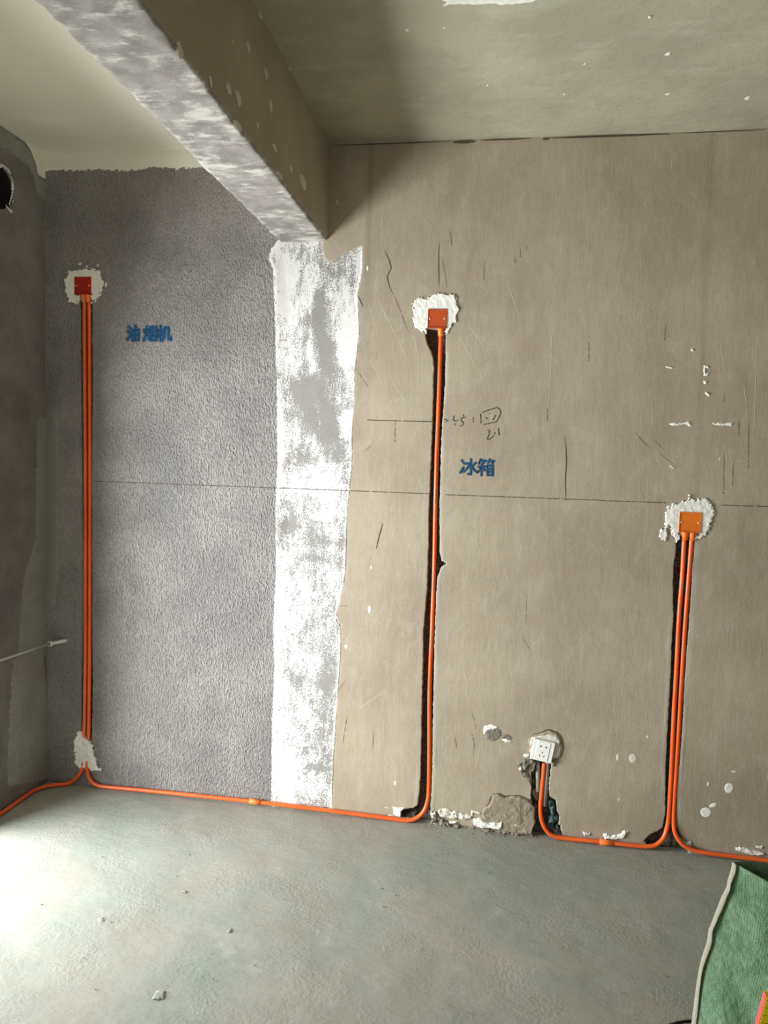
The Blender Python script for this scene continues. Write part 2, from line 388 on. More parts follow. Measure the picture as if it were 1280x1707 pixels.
def chase(e1, e2, x, z, seed, jag=.0016):
    l, z0, z1 = e1; r, y0, y1 = e2
    j1 = jag*vn(x*0, z, 90, seed, 3); j2 = jag*vn(x*0, z, 90, seed+9, 3)
    d = np.minimum(x-l(z)-j1, r(z)+j2-x)
    return np.minimum(d, np.minimum(z-min(z0, y0), max(z1, y1)-z))
def fields(x, z):
    d = [chase(L_l, L_r, x, z, 1), chase(M_l, M_r, x, z, 2), chase(R_l, R_r, x, z, 3), chase(S_l, S_r, x, z, 4, .0022)]
    depth = [.026, .032, .030, .040]
    f = {}
    y = .0012*vn(x, z, 3, 5, 2)+.0006*vn(x, z, 11, 7, 2)
    pl = np.minimum(x-P_l[0](z), P_r[0](z)-x)
    # upper edge of the pillar strip: under the beam, then a step down and up to the right
    tops = [tuple(hit(a, b)[[0, 2]]) for a, b in [(440, 397), (536, 398), (538, 428), (546, 436), (556, 437), (566, 428), (580, 421), (592, 414), (604, 409)]]
    tz = np.interp(x, [t[0] for t in tops], [t[1] for t in tops])
    pl = np.minimum(pl, tz-z)
    f['pil'] = pl
    st = P_l[0](z)+.004-x
    st = np.where(z > BZ, -.80-x, st)
    f['stu'] = np.minimum(st, x+2.2)
    y = y+.007*sstep(-.001, .002, P_r[0](z)-x+.0015*vn(x, z, 60, 15, 2))*sstep(0, .06, x-P_l[0](z))*sstep(-.001, .004, pl)+.002*sstep(-.002, .003, st)
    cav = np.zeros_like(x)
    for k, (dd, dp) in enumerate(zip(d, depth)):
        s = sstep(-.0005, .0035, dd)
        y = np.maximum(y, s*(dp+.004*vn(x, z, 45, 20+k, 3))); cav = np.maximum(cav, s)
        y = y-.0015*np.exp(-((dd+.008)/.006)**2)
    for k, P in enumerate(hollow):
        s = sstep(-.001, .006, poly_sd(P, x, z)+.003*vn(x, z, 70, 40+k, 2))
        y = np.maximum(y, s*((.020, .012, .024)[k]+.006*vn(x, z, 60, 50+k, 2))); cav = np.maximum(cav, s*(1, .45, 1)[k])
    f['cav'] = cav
    f['y'] = y
    # density of white brush strokes on the pillar
    de = .585+.12*vn(x*3, z, 5, 60, 2)+.10*sstep(1.9, 2.3, z)
    def blob(px, py, rx, ry, a):
        c = hit(px, py); return a*.62*np.exp(-((x-c[0])/(rx*.00255))**2-((z-c[2])/(ry*.00255))**2)
    for b in [(530, 510, 10, 45, -.65), (509, 530, 10, 22, -.5), (503, 470, 7, 22, -.35), (540, 570, 9, 36, -.5), (507, 572, 5, 14, -.5), (547, 612, 14, 30, -.55), (515, 650, 30, 22, -.62), (527, 690, 36, 26, -.68), (545, 725, 20, 18, -.5), (500, 765, 26, 12, -.45), (560, 762, 14, 12, -.45), (548, 425, 22, 20, -.35), (486, 415, 18, 8, -.25), (586, 470, 6, 40, -.6), (562, 450, 20, 8, -.2),
              (483, 877, 16, 12, -.5), (547, 903, 28, 8, -.45), (517, 930, 28, 9, -.35), (540, 1140, 18, 22, -.45), (497, 1134, 12, 12, -.5), (530, 1281, 28, 5, -.4), (548, 1200, 10, 40, -.2),
              (475, 470, 18, 70, .4), (480, 590, 16, 40, .3), (466, 720, 6, 80, .5), (580, 545, 10, 60, .3), (574, 702, 10, 14, .8), (575, 590, 12, 25, .3), (510, 810, 40, 20, .25), (475, 1300, 20, 60, .5), (465, 1100, 8, 120, .4), (470, 985, 10, 60, .3), (535, 860, 16, 8, .5), (520, 1010, 40, 60, .05)]:
        de = de+blob(*b)
    f['dens'] = de
    f['band'] = np.where(x < -.84, z-(2.730+.010*vn(x, x*0, 9, 33, 3)), -1)
    # darker trowel seams (older damp joints in the plaster), pale smears
    s1 = hit(617, 300)[0]; e2, _, _ = edge([(1187, 240), (1172, 560), (1163, 800)])
    t = .28*np.exp(-((x-s1)/.010)**2)*sstep(1.9, 2.5, z)+.16*np.exp(-((x-e2(z))/.012)**2)*sstep(1.3, 1.5, z)
    f['tone'] = t+.05*sstep(.25, 0, z)*(x > -.7)
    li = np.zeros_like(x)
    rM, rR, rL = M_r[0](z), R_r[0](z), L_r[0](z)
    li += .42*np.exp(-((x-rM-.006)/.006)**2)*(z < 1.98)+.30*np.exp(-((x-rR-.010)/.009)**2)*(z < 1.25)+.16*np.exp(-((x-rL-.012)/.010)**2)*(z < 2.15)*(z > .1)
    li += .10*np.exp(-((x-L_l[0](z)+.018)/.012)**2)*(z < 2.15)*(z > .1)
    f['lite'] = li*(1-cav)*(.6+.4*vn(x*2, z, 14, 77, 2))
    lp = edge([(92, 690), (96, 720), (98, 780), (97, 860), (97, 930), (94, 990), (90, 1010)])
    d2 = lp[0](z)-x; w = sstep(0, .006, d2+.004*vn(x, z, 50, 71, 2))*(z < lp[2])*(z > lp[1])
    f['leftpatch'] = w
    f['y'] = f['y']-.003*w
    return f
def sp(a, b, h): return list(np.linspace(a, b, max(2, int(round((b-a)/h)))+1)[:-1])
zoneX = [(-1.86, -1.74), (-.42, -.20), (.10, .32), (.52, .82)]
zoneX = []
def dens_axis(lo, hi, h, zones, hz):
    out = []; c = lo
    for a, b in zones:
        if a > c: out += sp(c, a, h)
        out += sp(a, b, hz); c = b
    out += sp(c, hi, h); return out
def chase_zone(e1, e2):
    zz = np.linspace(min(e1[1], e2[1]), max(e1[2], e2[2]), 60)
    return (float(e1[0](zz).min()-.012), float(e2[0](zz).max()+.014))
zn = sorted([chase_zone(L_l, L_r), chase_zone(M_l, M_r), chase_zone(S_l, S_r), chase_zone(R_l, R_r)])
ax = [XL-.03]+dens_axis(XL, 1.30, .006, zn, .0022)+sp(1.30, XR, .1)+[XR]
az = [-.02]+dens_axis(0, H, .006, [(0.0, .28)], .003)+[H]
X, Z = np.meshgrid(ax, az, indexing='ij')
Fd = fields(X, Z)
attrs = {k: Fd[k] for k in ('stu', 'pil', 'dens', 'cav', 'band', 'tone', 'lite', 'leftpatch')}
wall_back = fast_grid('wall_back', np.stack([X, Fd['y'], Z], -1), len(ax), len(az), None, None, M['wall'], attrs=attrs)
tag(wall_back, 'site wall, rough gray stucco left, white brushed pillar strip, tan plaster right', kind='structure')
def YW(x, z):
    return float(fields(np.array([x*1.0]), np.array([z*1.0]))['y'][0])

# ------------------------------------------------------------------ patches (thin plaster with irregular outline)
def plane_fn(kind, val=None):
    if kind == 'y': return lambda u, v, t: np.stack([u, fields(u, v)['y']*(1)-t, v], -1)
    if kind == 'x': return lambda u, v, t: np.stack([val+t, u, v], -1)
    if kind == 'z': return lambda u, v, t: np.stack([u, v, val-t if val > 1 else val+t], -1)
def to_plane(kind, val, pts):
    ax = {'y': (0, 2), 'x': (1, 2), 'z': (0, 1)}[kind]
    return [tuple(hit(a, b, kind, val)[list(ax)]) for a, b in pts]
def patch(name, pts, mat, thick=.003, jag=.004, js=45, kind='y', val=0.0, parent=wall_back, res=.0022, rag=0.0, flat=None, bumpy=.18, seed=None):
    P = to_plane(kind, val, pts); a = np.array(P); mg = jag+.004
    us = np.arange(a[:, 0].min()-mg, a[:, 0].max()+mg, res); vs = np.arange(a[:, 1].min()-mg, a[:, 1].max()+mg, res)
    U, V_ = np.meshgrid(us, vs, indexing='ij'); sd0 = int(abs(pts[0][0]*7+pts[0][1]*13)) % 9000 if seed is None else seed
    s = poly_sd(P, U, V_)+jag*vn(U, V_, js, sd0, 3)+rag*vn(U, V_, 170, sd0+50, 2)
    t = thick*sstep(-.0005, .0045, s)*(1+bumpy*vn(U, V_, 60, sd0+5, 3))-.0012*(s < .0005)
    if kind == 'y':
        if flat is not None: pos = np.stack([U, np.full_like(U, flat)-t, V_], -1)
        else: pos = plane_fn('y')(U, V_, t)
    else: pos = plane_fn(kind, val)(U, V_, t)
    kp = s > -res*.5; k = kp[:-1, :-1] & kp[1:, :-1] & kp[1:, 1:] & kp[:-1, 1:]
    if not k.any(): return None
    fl = (kind == 'x') or (kind == 'z' and val > 1)
    if kind == 'x': fl = False
    return fast_grid(name, pos, len(us), len(vs), k, parent, mat, flip=(kind == 'z' and val > 1))
# ------------------------------------------------------------------ rest of the shell
# floor
gx = [XL-.06]+sp(XL, 1.5, .02)+sp(1.5, XR, .2)+[XR]; gy = sp(YF, -1.6, .2)+sp(-1.6, .06, .02)+[.06]
FX, FY = np.meshgrid(gx, gy, indexing='ij')
FZ = .0025*vn(FX, FY, 2.5, 80, 3)-.0015
floor = fast_grid('floor', np.stack([FX, FY, FZ], -1), len(gx), len(gy), None, None, M['floor'])
tag(floor, 'bare gray screed floor with a greenish tint', kind='structure')
# ceiling, white left of the beam, bare right of it
gx = sp(XL, 1.5, .02)+sp(1.5, XR, .2)+[XR]; gy = sp(YF, -2.4, .2)+sp(-2.4, .06, .02)+[.06]
FX, FY = np.meshgrid(gx, gy, indexing='ij')
CZ = H+.003*vn(FX, FY, 2.5, 90, 3)*(FX > BX0)
ceiling = fast_grid('ceiling', np.stack([FX, FY, CZ], -1), len(gx), len(gy), None, None, M['ceil'], flip=True)
tag(ceiling, 'ceiling, white painted left of the beam, bare gray right of it', kind='structure')

# beam: grid swept along y over a rounded, chipped profile
prof = [(BX0, H+.01), (BX0, 2.7), (BX0, 2.6), (BX0, 2.5), (BX0, BZ+.012), (BX0+.004, BZ+.003), (BX0+.012, BZ)]
prof += [(x, BZ) for x in np.linspace(BX0+.022, BX1-.022, 16)]
prof += [(BX1-.010, BZ), (BX1-.003, BZ+.003), (BX1, BZ+.010)]
prof += [(BX1, z) for z in np.linspace(BZ+.02, H+.01, 30)]
prof = np.array(prof); by = np.array(sp(YF, -3, .3)+sp(-3, .015, .008)+[.015])
PX = np.repeat(prof[:, :1], len(by), 1); PZ = np.repeat(prof[:, 1:], len(by), 1); PY = np.repeat(by[None], len(prof), 0)
corner = np.exp(-((PX-BX0)/.02)**2-((PZ-BZ)/.02)**2)+np.exp(-((PX-BX1)/.02)**2-((PZ-BZ)/.02)**2)
nx = .0012*vn(PY, PZ, 6, 100, 2)+.0030*corner*vn(PY, PZ, 30, 101, 3)*np.sign(PX-(BX0+BX1)/2)
nz = .0012*vn(PY, PX, 8, 102, 2)+.0040*corner*vn(PY, PX, 28, 103, 3)
beam = fast_grid('trim_1', np.stack([PX+nx*1.0, PY, PZ+nz], -1), len(prof), len(by), None, None, M['beam'])
tag(beam, 'concrete ceiling beam running to the back wall, scraped white streaks underneath', kind='structure')

# left wall: detailed strip by the corner, plain around the balcony door
def hl(px, py): return hit(px, py, 'x', XL)
arc = sorted([tuple(hl(a, b)[[1, 2]]) for a, b in [(0, 208), (12, 214), (22, 222), (33, 230), (42, 238), (48, 246), (52, 255), (57, 267), (60, 278), (62, 287)]])
ay = np.array([a[0] for a in arc]); azr = np.array([a[1] for a in arc])
hc = hl(-3, 312)[[1, 2]]; hr = .080
gy = sp(-.49, -.34, .02)+sp(-.34, .0, .004)+[.0, .03]; gz = [-.02]+sp(0, 2.3, .008)+sp(2.3, H, .004)+[H]
LY, LZ = np.meshgrid(gy, gz, indexing='ij')
arcz = np.interp(LY, ay, azr); wm = np.where(LY > ay[-1], LZ-azr[-1]+.0, LZ-arcz)
wm = np.where(LY > ay[-1], np.minimum(LZ-(azr[-1]-.01), .02), wm)
rr = np.hypot(LY-hc[0], LZ-hc[1])+.006*vn(LY, LZ, 25, 110, 2)
keepv = rr > hr
pal = np.where(LZ > 2.3, .03-np.abs(wm+.045)*.8, -1)
e3 = [tuple(hl(a, b)[[1, 2]]) for a, b in [(12, 1310), (16, 1180), (22, 1100), (70, 1070), (82, 1200), (80, 1300)]]
e4 = [tuple(hl(a, b)[[1, 2]]) for a, b in [(60, 900), (62, 700), (68, 695), (80, 700), (84, 1090), (30, 1095), (40, 960)]]
pal = np.maximum(pal, np.maximum(poly_sd(e3, LY, LZ), poly_sd(e4, LY, LZ)))
LX = XL+.0012*vn(LY, LZ, 5, 111, 2)+.004*sstep(-.001, .002, wm)*(LZ > 2.3)+.003*sstep(-.004, .004, pal)+.006*np.exp(-((rr-hr-.008)/.008)**2)
k = keepv[:-1, :-1] & keepv[1:, :-1] & keepv[1:, 1:] & keepv[:-1, 1:]
wall_left = fast_grid('wall_left', np.stack([LX, LY, LZ], -1), len(gy), len(gz), k, None, M['left'], flip=True,
                      attrs={'white': wm*(LZ > 2.3)-.5*(LZ <= 2.3), 'pale': pal, 'cav': sstep(hr+.004, hr-.002, rr)})
tag(wall_left, 'left side wall of dark gray plaster with white paint arc at the top', kind='structure')
boxes('wall_panel', [(XL-.2, XL-.004, -.50, -.48, 0, H), (XL-.2, XL, -1.55, -.49, 1.72, H), (XL-.2, XL, YF, -1.55, 0, H)], wall_left, M['outer'])
# flue hole lining and end
V = []; Fc = []; sg = 40
for i, dx in enumerate(np.linspace(0, -.20, 9)):
    for kx in range(sg):
        a = 2*math.pi*kx/sg; r_ = hr+.007+.004*math.sin(kx*2.3+i)+.003*math.sin(kx*5.1-i*2)
        V.append((XL+.004+dx, hc[0]+r_*math.cos(a), hc[1]+r_*math.sin(a)))
for i in range(8):
    for kx in range(sg):
        k2 = (kx+1) % sg; Fc.append((i*sg+kx, i*sg+k2, (i+1)*sg+k2, (i+1)*sg+kx))
Fc.append(tuple(8*sg+kx for kx in range(sg)))
M['flue'] = plain('flue_dark', srgb(46, 42, 40), .95, srgb(24, 22, 20), 40, .01)
mesh('flue_hole', V, Fc, wall_left, M['flue'])
for P in ([(0, 272), (5, 274), (14, 282), (18, 290), (14, 288), (6, 280), (0, 279)], [(17, 290), (21, 303), (23, 315), (20, 330), (16, 344), (15, 341), (18, 328), (19.5, 314), (18, 302)], [(9, 340), (14, 346), (20, 350), (20, 357), (15, 353), (10, 346)]):
    patch('rim_plaster', P, M['cream'], .006, .002, 50, kind='x', val=XL+.004, parent=wall_left)
wr = boxes('wall_right', [(XR, XR+.15, YF, .06, 0, H)], None, M['outer']); tag(wr, kind='structure')
wf = boxes('wall_front', [(XL-.2, -1.6, YF-.2, YF, 0, H), (.8, XR+.15, YF-.2, YF, 0, H), (-1.6, .8, YF-.2, YF, 0, .45), (-1.6, .8, YF-.2, YF, 2.3, H)], None, M['outer']); tag(wf, kind='structure')

def Z(s, ox, oy, L): return [(ox+a/s, oy+b/s) for a, b in L]
def ell(cx, cy, rx, ry, n=14, tilt=0):
    return [(cx+rx*math.cos(2*math.pi*k/n+tilt), cy+ry*math.sin(2*math.pi*k/n)) for k in range(n)]

o = patch('plaster_patch', Z(11.64, 90, 430, [(210, 420), (320, 250), (440, 240), (560, 225), (760, 210), (870, 260), (930, 380), (970, 520), (920, 680), (870, 800), (760, 870), (735, 890), (725, 860), (700, 780), (720, 700), (430, 700), (515, 760), (460, 880), (270, 880), (230, 660), (200, 540)]), M['white'], .004, .004, 60, rag=.007, flat=.0)
tag(o, 'ragged white plaster around the left red box')
o = patch('plaster_patch', Z(4.27, 640, 450, [(205, 240), (250, 185), (300, 200), (370, 165), (440, 175), (500, 185), (525, 230), (530, 300), (518, 370), (485, 395), (462, 440), (440, 475), (432, 440), (440, 412), (315, 412), (297, 460), (250, 440), (215, 410), (205, 320)]), M['white'], .005, .004, 50, rag=.006, flat=.0)
tag(o, 'white plaster around the middle box')
o = patch('plaster_patch', Z(4.064, 1000, 780, [(440, 290), (490, 240), (560, 230), (596, 215), (603, 185), (612, 212), (665, 205), (740, 220), (785, 285), (765, 360), (735, 430), (700, 475), (640, 482), (672, 440), (535, 435), (545, 478), (510, 510), (490, 450), (475, 390), (455, 430), (450, 505), (400, 480), (390, 440), (430, 410), (440, 340)]), M['white'], .005, .0035, 50, rag=.006, flat=.0)
tag(o, 'white plaster around the right box')
for P in ([(130, 438), (136, 436), (135, 442), (129, 442)], [(143, 443), (146, 442), (147, 445), (143, 446)], [(161, 439), (164, 441), (163, 445), (160, 443)], [(128, 498), (132, 500), (130, 508), (128, 505)], [(176, 470), (179, 474), (176, 480), (174, 476)]):
    patch('plaster_speck', P, M['white'], .002, .002, 90)
o = patch('plaster_patch', Z(4, 0, 1000, [(500, 925), (520, 880), (545, 872), (560, 900), (575, 925), (600, 925), (620, 960), (640, 1040), (672, 1130), (630, 1140), (590, 1125), (540, 1125), (505, 1080), (500, 1000)]), M['white'], .011, .003, 60, rag=.006, flat=.0)
tag(o, 'white plaster plug over the lower end of the left chase')
# socket surround
o = patch('plaster_patch', Z(7.42, 860, 1200, [(145, 255), (200, 190), (320, 150), (400, 122), (500, 160), (555, 230), (578, 340), (560, 430), (530, 475), (480, 480), (430, 330), (230, 230), (215, 420), (160, 400), (165, 330)]), M['tan'], .004, .003, 50)
o = patch('plaster_patch', Z(7.42, 860, 1200, [(150, 262), (205, 205), (330, 185), (420, 172), (500, 195), (545, 240), (566, 345), (545, 430), (515, 468), (470, 480), (430, 420), (200, 300), (215, 430), (165, 410), (180, 330)]), M['cream'], .006, .003, 50, flat=.0)
tag(o, 'cream plaster ring behind the wall socket')
patch('plaster_patch', Z(7.42, 860, 1200, [(75, 440), (120, 415), (170, 430), (165, 460), (110, 462)]), M['white'], .005, .002, 60)
patch('mortar_lump', Z(7.42, 860, 1200, [(15, 560), (60, 470), (190, 480), (255, 500), (250, 560), (200, 640), (80, 640), (20, 610)]), M['mortar'], .010, .004, 40, flat=.002, bumpy=.8)
patch('mortar_lump', Z(7.42, 860, 1200, [(40, 640), (150, 650), (195, 700), (190, 830), (150, 760), (90, 710)]), M['mortar'], .005, .004, 40, flat=.001, bumpy=.8)
patch('plaster_patch', Z(7.42, 860, 1200, [(20, 580), (60, 560), (80, 610), (40, 620)]), M['white'], .013, .003, 60, bumpy=.8)
patch('mortar_lump', Z(7.42, 860, 1200, [(430, 500), (500, 470), (520, 500), (470, 580), (435, 580)]), M['mortar'], .008, .003, 40, flat=.002, bumpy=.8)
# broken block left of the socket chase
patch('broken_plaster', Z(3.765, 560, 1300, [(915, 215), (925, 175), (960, 150), (985, 92), (1020, 88), (1060, 105), (1150, 98), (1215, 125), (1245, 165), (1250, 260), (1225, 345), (1060, 335), (925, 250)]), M['block'], .008, .003, 40, flat=-.001, bumpy=.16)
for P in ([(1100, 110), (1085, 150), (1082, 215)], [(1165, 120), (1155, 200), (1160, 285)], [(1225, 150), (1205, 190), (1185, 218)]):
    pass
patch('plaster_patch', Z(3.765, 560, 1300, [(862, 240), (900, 235), (960, 262), (1020, 262), (1046, 252), (1042, 285), (1030, 306), (960, 300), (885, 292), (864, 275)]), M['white'], .014, .003, 40)
patch('plaster_patch', Z(3.765, 560, 1300, [(640, 190), (690, 180), (730, 190), (790, 205), (855, 225), (845, 245), (790, 248), (740, 245), (690, 240), (650, 225)]), M['cream'], .007, .004, 40, bumpy=.7)
patch('plaster_patch', Z(3.765, 560, 1300, [(705, 258), (760, 256), (775, 268), (740, 276), (708, 272)]), M['white'], .010, .002, 60)
patch('plaster_patch', Z(3.765, 560, 1300, [(848, 190), (905, 205), (912, 218), (862, 206), (858, 236), (848, 230)]), M['white'], .004, .0015, 60)
patch('plaster_patch', Z(3.765, 560, 1300, [(1098, 275), (1130, 268), (1150, 280), (1195, 293), (1140, 292)]), M['white'], .012, .0015, 60)
patch('plaster_patch', Z(3.765, 560, 1300, [(358, 168), (400, 172), (438, 172), (420, 190), (405, 230), (375, 228), (360, 215)]), M['white'], .006, .002, 60)
patch('plaster_patch', Z(3.765, 560, 1300, [(300, 165), (340, 178), (340, 184), (305, 176)]), M['white'], .003, .0015, 60)
patch('plaster_patch', Z(3.765, 560, 1300, [(320, 215), (360, 222), (365, 232), (330, 228)]), M['white'], .005, .0015, 60)
patch('mortar_lump', Z(3.765, 560, 1300, [(405, 180), (470, 190), (515, 168), (520, 195), (450, 225), (408, 240)]), M['flue'], .004, .004, 50)
# rubble skirting between the middle and the socket chase
patch('mortar_lump', Z(3.765, 560, 1300, [(600, 190), (640, 215), (720, 275), (860, 290), (1050, 310), (1235, 330), (1240, 356), (1000, 345), (760, 330), (595, 300)]), M['rubble'], .010, .004, 40, flat=.0, bumpy=.8)
patch('mortar_lump', Z(3.765, 560, 1300, [(592, 205), (625, 195), (640, 235), (640, 280), (600, 285), (590, 250)]), M['cream'], .014, .004, 40, bumpy=.8)
# spots of filler
for P, mt, th in (
        (Z(2, 640, 1170, [(332, 80), (350, 74), (372, 78), (385, 84), (370, 92), (348, 96), (334, 108), (330, 95)]), 'white', .003),
        (Z(2, 640, 1170, [(388, 124), (405, 122), (428, 128), (424, 137), (405, 136)]), 'white', .003),
        (ell(1030, 1262, 3.5, 6.5), 'cream', .002), (ell(1055, 1264.5, 7, 8.5), 'cream', .002),
        (ell(1080, 1228.5, 3, 3), 'cream', .002), (ell(1223, 1286.5, 5, 2), 'cream', .002), (ell(1181, 1307, 3, 4), 'cream', .002),
        (ell(1215, 1314, 8, 9), 'white', .002), (ell(1188.5, 1343, 7, 4.5, 14, .4), 'white', .002), (ell(1176.5, 1354.5, 9.5, 8.5), 'white', .002),
        (ell(1032, 1333, 2.5, 3), 'cream', .002), (ell(659, 1305, 2.5, 4), 'white', .002), (ell(619, 946, 2.2, 4), 'white', .002), (ell(616, 1016, 3, 7), 'white', .002), (ell(577, 1078, 3, 4), 'white', .002),
        (ell(613, 447, 2.2, 5), 'white', .002),
        (Z(2, 640, 1170, [(730, 440), (745, 438), (760, 446), (790, 438), (800, 428), (820, 430), (805, 444), (800, 456), (770, 458), (735, 458)]), 'white', .006),
        (Z(2, 640, 1170, [(665, 434), (690, 434), (688, 448), (668, 446)]), 'cream', .005),
        (Z(2, 640, 1170, [(1170, 484), (1200, 482), (1225, 492), (1268, 500), (1270, 512), (1225, 510), (1190, 500), (1172, 494)]), 'white', .006),
        (Z(2, 640, 1170, [(1238, 480), (1262, 480), (1262, 488), (1240, 488)]), 'white', .004),
        (Z(2, 640, 1170, [(1000, 468), (1022, 466), (1028, 480), (1010, 482)]), 'cream', .005),
        (Z(3.368, 900, 560, [(725, 490), (760, 486), (800, 488), (838, 474), (852, 508), (835, 508), (820, 496), (770, 504), (735, 500)]), 'white', .003),
        (Z(3.368, 900, 560, [(968, 490), (1000, 488), (1050, 484), (1085, 486), (1078, 502), (1020, 506), (975, 500)]), 'white', .003),
        (Z(3.368, 900, 560, [(916, 160), (945, 165), (962, 182), (948, 188), (930, 178), (932, 205), (955, 205), (940, 225), (918, 222)]), 'white', .003),
        (Z(3.368, 900, 560, [(918, 250), (940, 252), (935, 270), (918, 270)]), 'white', .003),
        (Z(3.368, 900, 560, [(922, 308), (940, 315), (958, 338), (940, 336), (924, 326)]), 'white', .003),
        (Z(3.368, 900, 560, [(700, 166), (745, 174), (746, 182), (712, 180)]), 'white', .003),
        (Z(3.368, 900, 560, [(845, 68), (862, 66), (866, 84), (850, 86)]), 'white', .003),
        (Z(3.368, 900, 560, [(718, 722), (745, 728), (770, 748), (750, 750), (722, 736)]), 'cream', .002),
        (Z(3.368, 900, 560, [(1008, 675), (1028, 672), (1020, 688), (1000, 708)]), 'cream', .002),
        (Z(3.765, 560, 240, [(0, 350), (12, 352), (20, 365), (8, 385), (0, 380)]), 'cream', .003)):
    if len(P) == 14: patch('filler_spot', P, M[mt], th*.6, .001, 60, bumpy=.02)
    else: patch('filler_spot', P, M[mt], th, .0022, 60, rag=.0015)
patch('mortar_lump', Z(2, 640, 1170, [(340, 95), (365, 82), (388, 92), (392, 108), (385, 122), (360, 132), (342, 125)]), M['mortar'], .002, .002, 50)
patch('mortar_lump', Z(2, 640, 1170, [(388, 112), (410, 106), (428, 118), (425, 128), (392, 122)]), M['mortar'], .0015, .002, 50)
# chips on the beam side, flecks on the bare ceiling
for cx, cy, rx, ry in ((763, 295, 9, 18), (795, 327, 10, 26), (888, 247, 6, 20), (903, 355, 5, 24), (914, 490, 9, 14), (1010, 608, 12, 26), (828, 160, 5, 18), (868, 50, 7, 18), (702, 272, 7, 22), (860, 418, 4, 12), (970, 562, 6, 12), (775, 143, 4, 9), (965, 228, 5, 12), (600, 165, 12, 30), (795, 420, 14, 16), (930, 582, 12, 12)):
    patch('plaster_chip', [(cx/2+rx/2*a, cy/2+ry/2*b+rx/2*a*.9) for a, b in ((-1, -.6), (0, -1), (.8, -.3), (1, .6), (.2, 1), (-.7, .3))], M['cream'], .002, .003, 60, kind='x', val=BX1, parent=beam, res=.003)
for cx, cy, rx, ry in ((943, 180, 15, 7), (668, 214, 5, 5), (598, 313, 9, 5), (943, 313, 14, 5), (1210, 326, 12, 8), (688, 353, 16, 3), (75, 101, 8, 6), (200, 93, 4, 3), (885, 57, 5, 5), (292, 74, 6, 4), (345, 284, 4, 4), (125, 330, 4, 3)):
    patch('plaster_fleck', [(640+cx/2+rx/2*a, cy/2+ry/2*b) for a, b in ((-1, .4), (-.2, -.5), (.9, -1), (1, .2), (.1, 1))], M['white'], .002, .002, 60, kind='z', val=H-.001, parent=ceiling, res=.003)
patch('plaster_patch', [(700, -12), (735, -6), (810, -14), (905, -16), (890, 2), (840, 7), (760, 9), (728, 12), (742, 4)], M['white'], .004, .008, 30, kind='z', val=H-.001, parent=ceiling, res=.006)

# ------------------------------------------------------------------ ribbons: lines, cracks, scratches
def ribbon(name, P3, w, mat, parent, lift=.0009, ridge=0.0, taper=True):
    """P3: list of (x, z) on the back wall"""
    V = []; Fc = []
    Q = []
    for i in range(len(P3)-1):
        a, b = np.array(P3[i]), np.array(P3[i+1]); L = np.linalg.norm(b-a); k = max(1, int(L/.012))
        for j in range(k): Q.append(a+(b-a)*j/k)
    Q.append(np.array(P3[-1])); n_ = len(Q)
    Qa = np.array(Q); ys = fields(Qa[:, 0], Qa[:, 1])['y']
    for i, q in enumerate(Q):
        t = Q[min(i+1, n_-1)]-Q[max(0, i-1)]; t = t/(np.linalg.norm(t)+1e-9); nn = np.array([-t[1], t[0]])
        ww = w/2*((.25+.75*min(1, 3.5*min(i+.3, n_-.7-i)/n_)) if taper else 1)
        y = ys[i]-lift
        V += [(q[0]+nn[0]*ww, y, q[1]+nn[1]*ww), (q[0], y-ridge, q[1]), (q[0]-nn[0]*ww, y, q[1]-nn[1]*ww)]
    for i in range(n_-1):
        for k in (0, 1): Fc.append((3*i+k, 3*i+k+1, 3*i+k+4, 3*i+k+3))
    return mesh(name, V, Fc, parent, mat, ridge == 0)
def px2(L): return [tuple(hit(a, b)[[0, 2]]) for a, b in L]
# snapped level line right across the wall
def level(x0, x1, w=.0036):
    P = px2([(x0, 802+(x0-155)*.0374+(.8 if x0 > 700 else 0)), (x1, 802+(x1-155)*.0378)])
    return ribbon('level_line', P, w, M['chalk'], wall_back, .0011, 0, False)
for a, b in ((157, 462), (464, 581), (583, 714), (742, 1000), (1000, 1110), (1200, 1280)): level(a, b)
# pencil: measure line and writing
def writing(name, s, ox, oy, strokes, w=.0034):
    root = None
    for L in strokes:
        r_ = ribbon('pencil_stroke', px2(Z(s, ox, oy, L)), w, M['pencil'], wall_back, .0010, 0, False)
for P in ([(612, 700), (640, 701), (668, 702)], [(672, 702), (700, 702.5), (720, 703)]):
    ribbon('pencil_stroke', px2(P), .003, M['pencil'], wall_back, .001, 0, False)
writing('note', 10.67, 740, 660, [[(0, 412), (75, 437), (15, 470)], [(182, 350), (165, 400), (172, 440), (205, 450), (250, 428)], [(195, 490), (196, 520)],
        [(395, 375), (355, 390), (340, 330)], [(350, 390), (305, 395), (305, 430), (345, 485), (335, 515), (290, 540)],
        [(648, 320), (650, 400), (656, 490)], [(680, 298), (740, 272), (830, 240), (940, 206), (990, 238), (1008, 290), (980, 380), (930, 460), (800, 492), (708, 508)],
        [(800, 308), (812, 322)], [(738, 385), (776, 412)], [(922, 335), (865, 430)],
        [(762, 612), (790, 606), (808, 622), (795, 690), (770, 765), (790, 785), (840, 750), (890, 702)], [(895, 655), (915, 675)], [(965, 570), (973, 640), (976, 702)]])
ribbon('pencil_stroke', px2([(941, 729), (943, 745), (944, 770), (942, 800), (943, 835)]), .0036, M['crack_and_edge'], wall_back)
